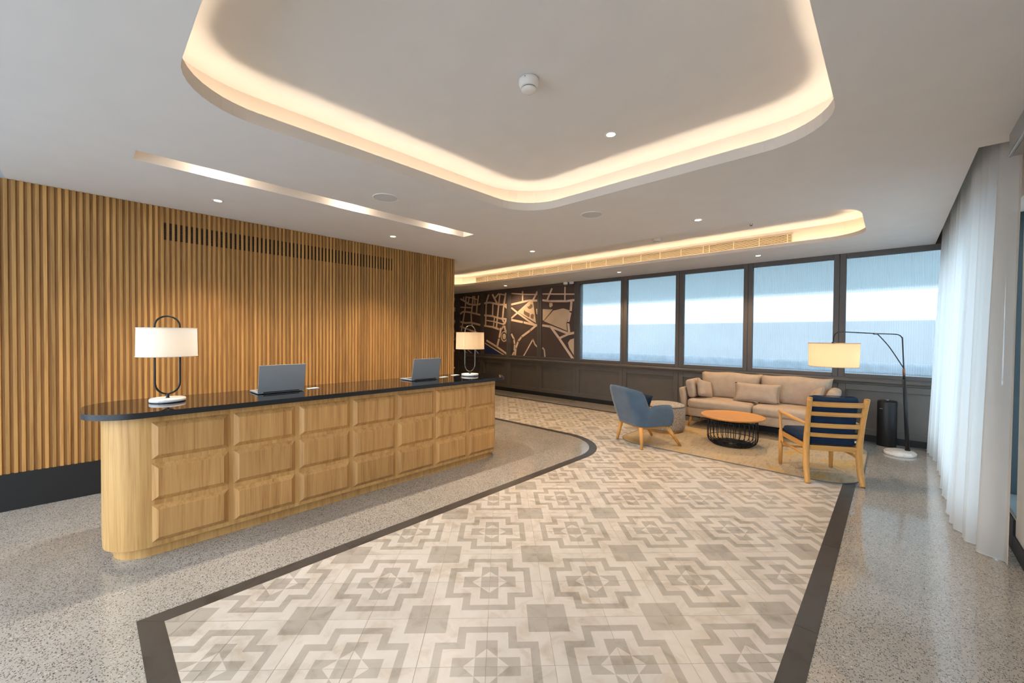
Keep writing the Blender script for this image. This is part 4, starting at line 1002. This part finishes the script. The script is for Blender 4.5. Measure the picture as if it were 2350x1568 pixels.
for k in range(3): a = 2*PI*k/3; tube(bm, [(S.x, S.y, 1.362), (S.x+sr*math.cos(a), S.y+sr*math.sin(a), 1.368)], .003, 6)
me_obj('spider', bm, 'nickel', fl)
bm = B(); bmesh.ops.create_uvsphere(bm, u_segments=16, v_segments=10, radius=.03, matrix=Matrix.Translation((S.x, S.y, 1.25))); tube(bm, [(S.x, S.y, 1.345), (S.x, S.y, 1.275)], .014, 12); me_obj('bulb', bm, 'bulb_glow', fl, smooth=True)
point(fl, (S.x, S.y, 1.25), LAMP_W*5, WARM, .031)
# ---- waste bin
bn = tag(empty('waste_bin', (-.042, 7.345, 0)), 'tall black cylindrical bin standing against the dark wainscot', 'bin')
bm = B(); lathe(bm, [(.098, 0), (.1, .004), (.1, .585), (.098, .59)], 48); me_obj('body', bm, 'bin_black', bn, smooth=True)
bm = B(); lathe(bm, [(.096, .59), (.097, .598), (.085, .604), (.03, .606)], 48); me_obj('lid', bm, 'black_metal', bn, smooth=True)
bm = B(); lathe(bm, [(.02, .606), (.018, .614), (.008, .616)], 20); me_obj('lid_knob', bm, 'silver', bn, smooth=True)
for k in (-1, 0, 1):
    a = -2.2+k*.13; bm = B(); lathe(bm, [(.006, 0), (.005, .0025)], 12); me_obj('vent_hole', bm, 'grey_plastic', bn, (.0995*math.cos(a), .0995*math.sin(a), .50), rot=(0, PI/2, a))

# ---- sheer curtain
cu_ = tag(empty('sheer_curtain', (.43, 5.72, 0)), 'white sheer curtain hanging in folds at the right-hand window', 'curtain')
bm = B(); n = 340; y0, y1 = 3.985, 7.43; zs = [.005, .12, .5, 1.0, 1.6, 2.2, 2.6, 2.86]; cols = []
rng = random.Random(3); ph = 0; PH = []
for i in range(n+1):
    ph += (2*PI*14/n)*(1+.55*math.sin(i*.043)+.3*math.sin(i*.11+1)); PH.append(ph)
for i in range(n+1):
    t = i/n; col = []
    for z in zs:
        zt = z/2.86; amp = .052*(1-.35*zt)
        sq = math.sin(PH[i]); x = amp*math.copysign(abs(sq)**.55, sq)+.012*math.sin(PH[i]*2.3+1+zt)
        x += .02*(1-zt)*math.sin(t*9+2)+.075*(1-smooth(0, .12, t))
        y = y0+(y1-y0)*t+.012*math.cos(PH[i])+(.015*(1-zt)*math.sin(t*25))
        col.append(bm.verts.new((.412+.055*zt+x-.43, y-5.72, z)))
    cols.append(col)
for i in range(n):
    for k in range(len(zs)-1): bm.faces.new((cols[i][k], cols[i+1][k], cols[i+1][k+1], cols[i][k+1]))
me_obj('voile', bm, 'sheer_voile', cu_, smooth=True)
bm = B()
if True:
    pts = []
    for i in range(6, n+1, 2):
        t = i/n; sq = math.sin(PH[i]); x = .052*math.copysign(abs(sq)**.55, sq)+.012*math.sin(PH[i]*2.3+1)+.02*math.sin(t*9+2)+.075*(1-smooth(0, .12, t))
        pts.append((.412+x-.43, y0+(y1-y0)*t+.012*math.cos(PH[i])+.015*math.sin(t*25)-5.72, .0085))
    tube(bm, pts, .004, 6)
me_obj('weighted_hem', bm, 'sheer_voile', cu_, smooth=True)
bm = B(); box(bm, .02, .055, -1.73, 1.73, 2.865, 2.89); me_obj('track', bm, 'white_plastic', cu_)
# ---- grey box unit at the right edge
un = tag(empty('air_unit', (.55, 1.9, 2.508)), 'grey box unit fixed under the ceiling at the right edge of the photo', 'air unit')
bm = B(); box(bm, -.07, .069, -1.85, 1.85, .0, .141, bev=.012, seg=3); me_obj('casing', bm, 'unit_grey', un)
bm = B(); tube(bm, [(-.064, -1.848, .008), (-.064, 1.848, .008)], .010, 10); me_obj('edge_strip', bm, 'silver', un, smooth=True)
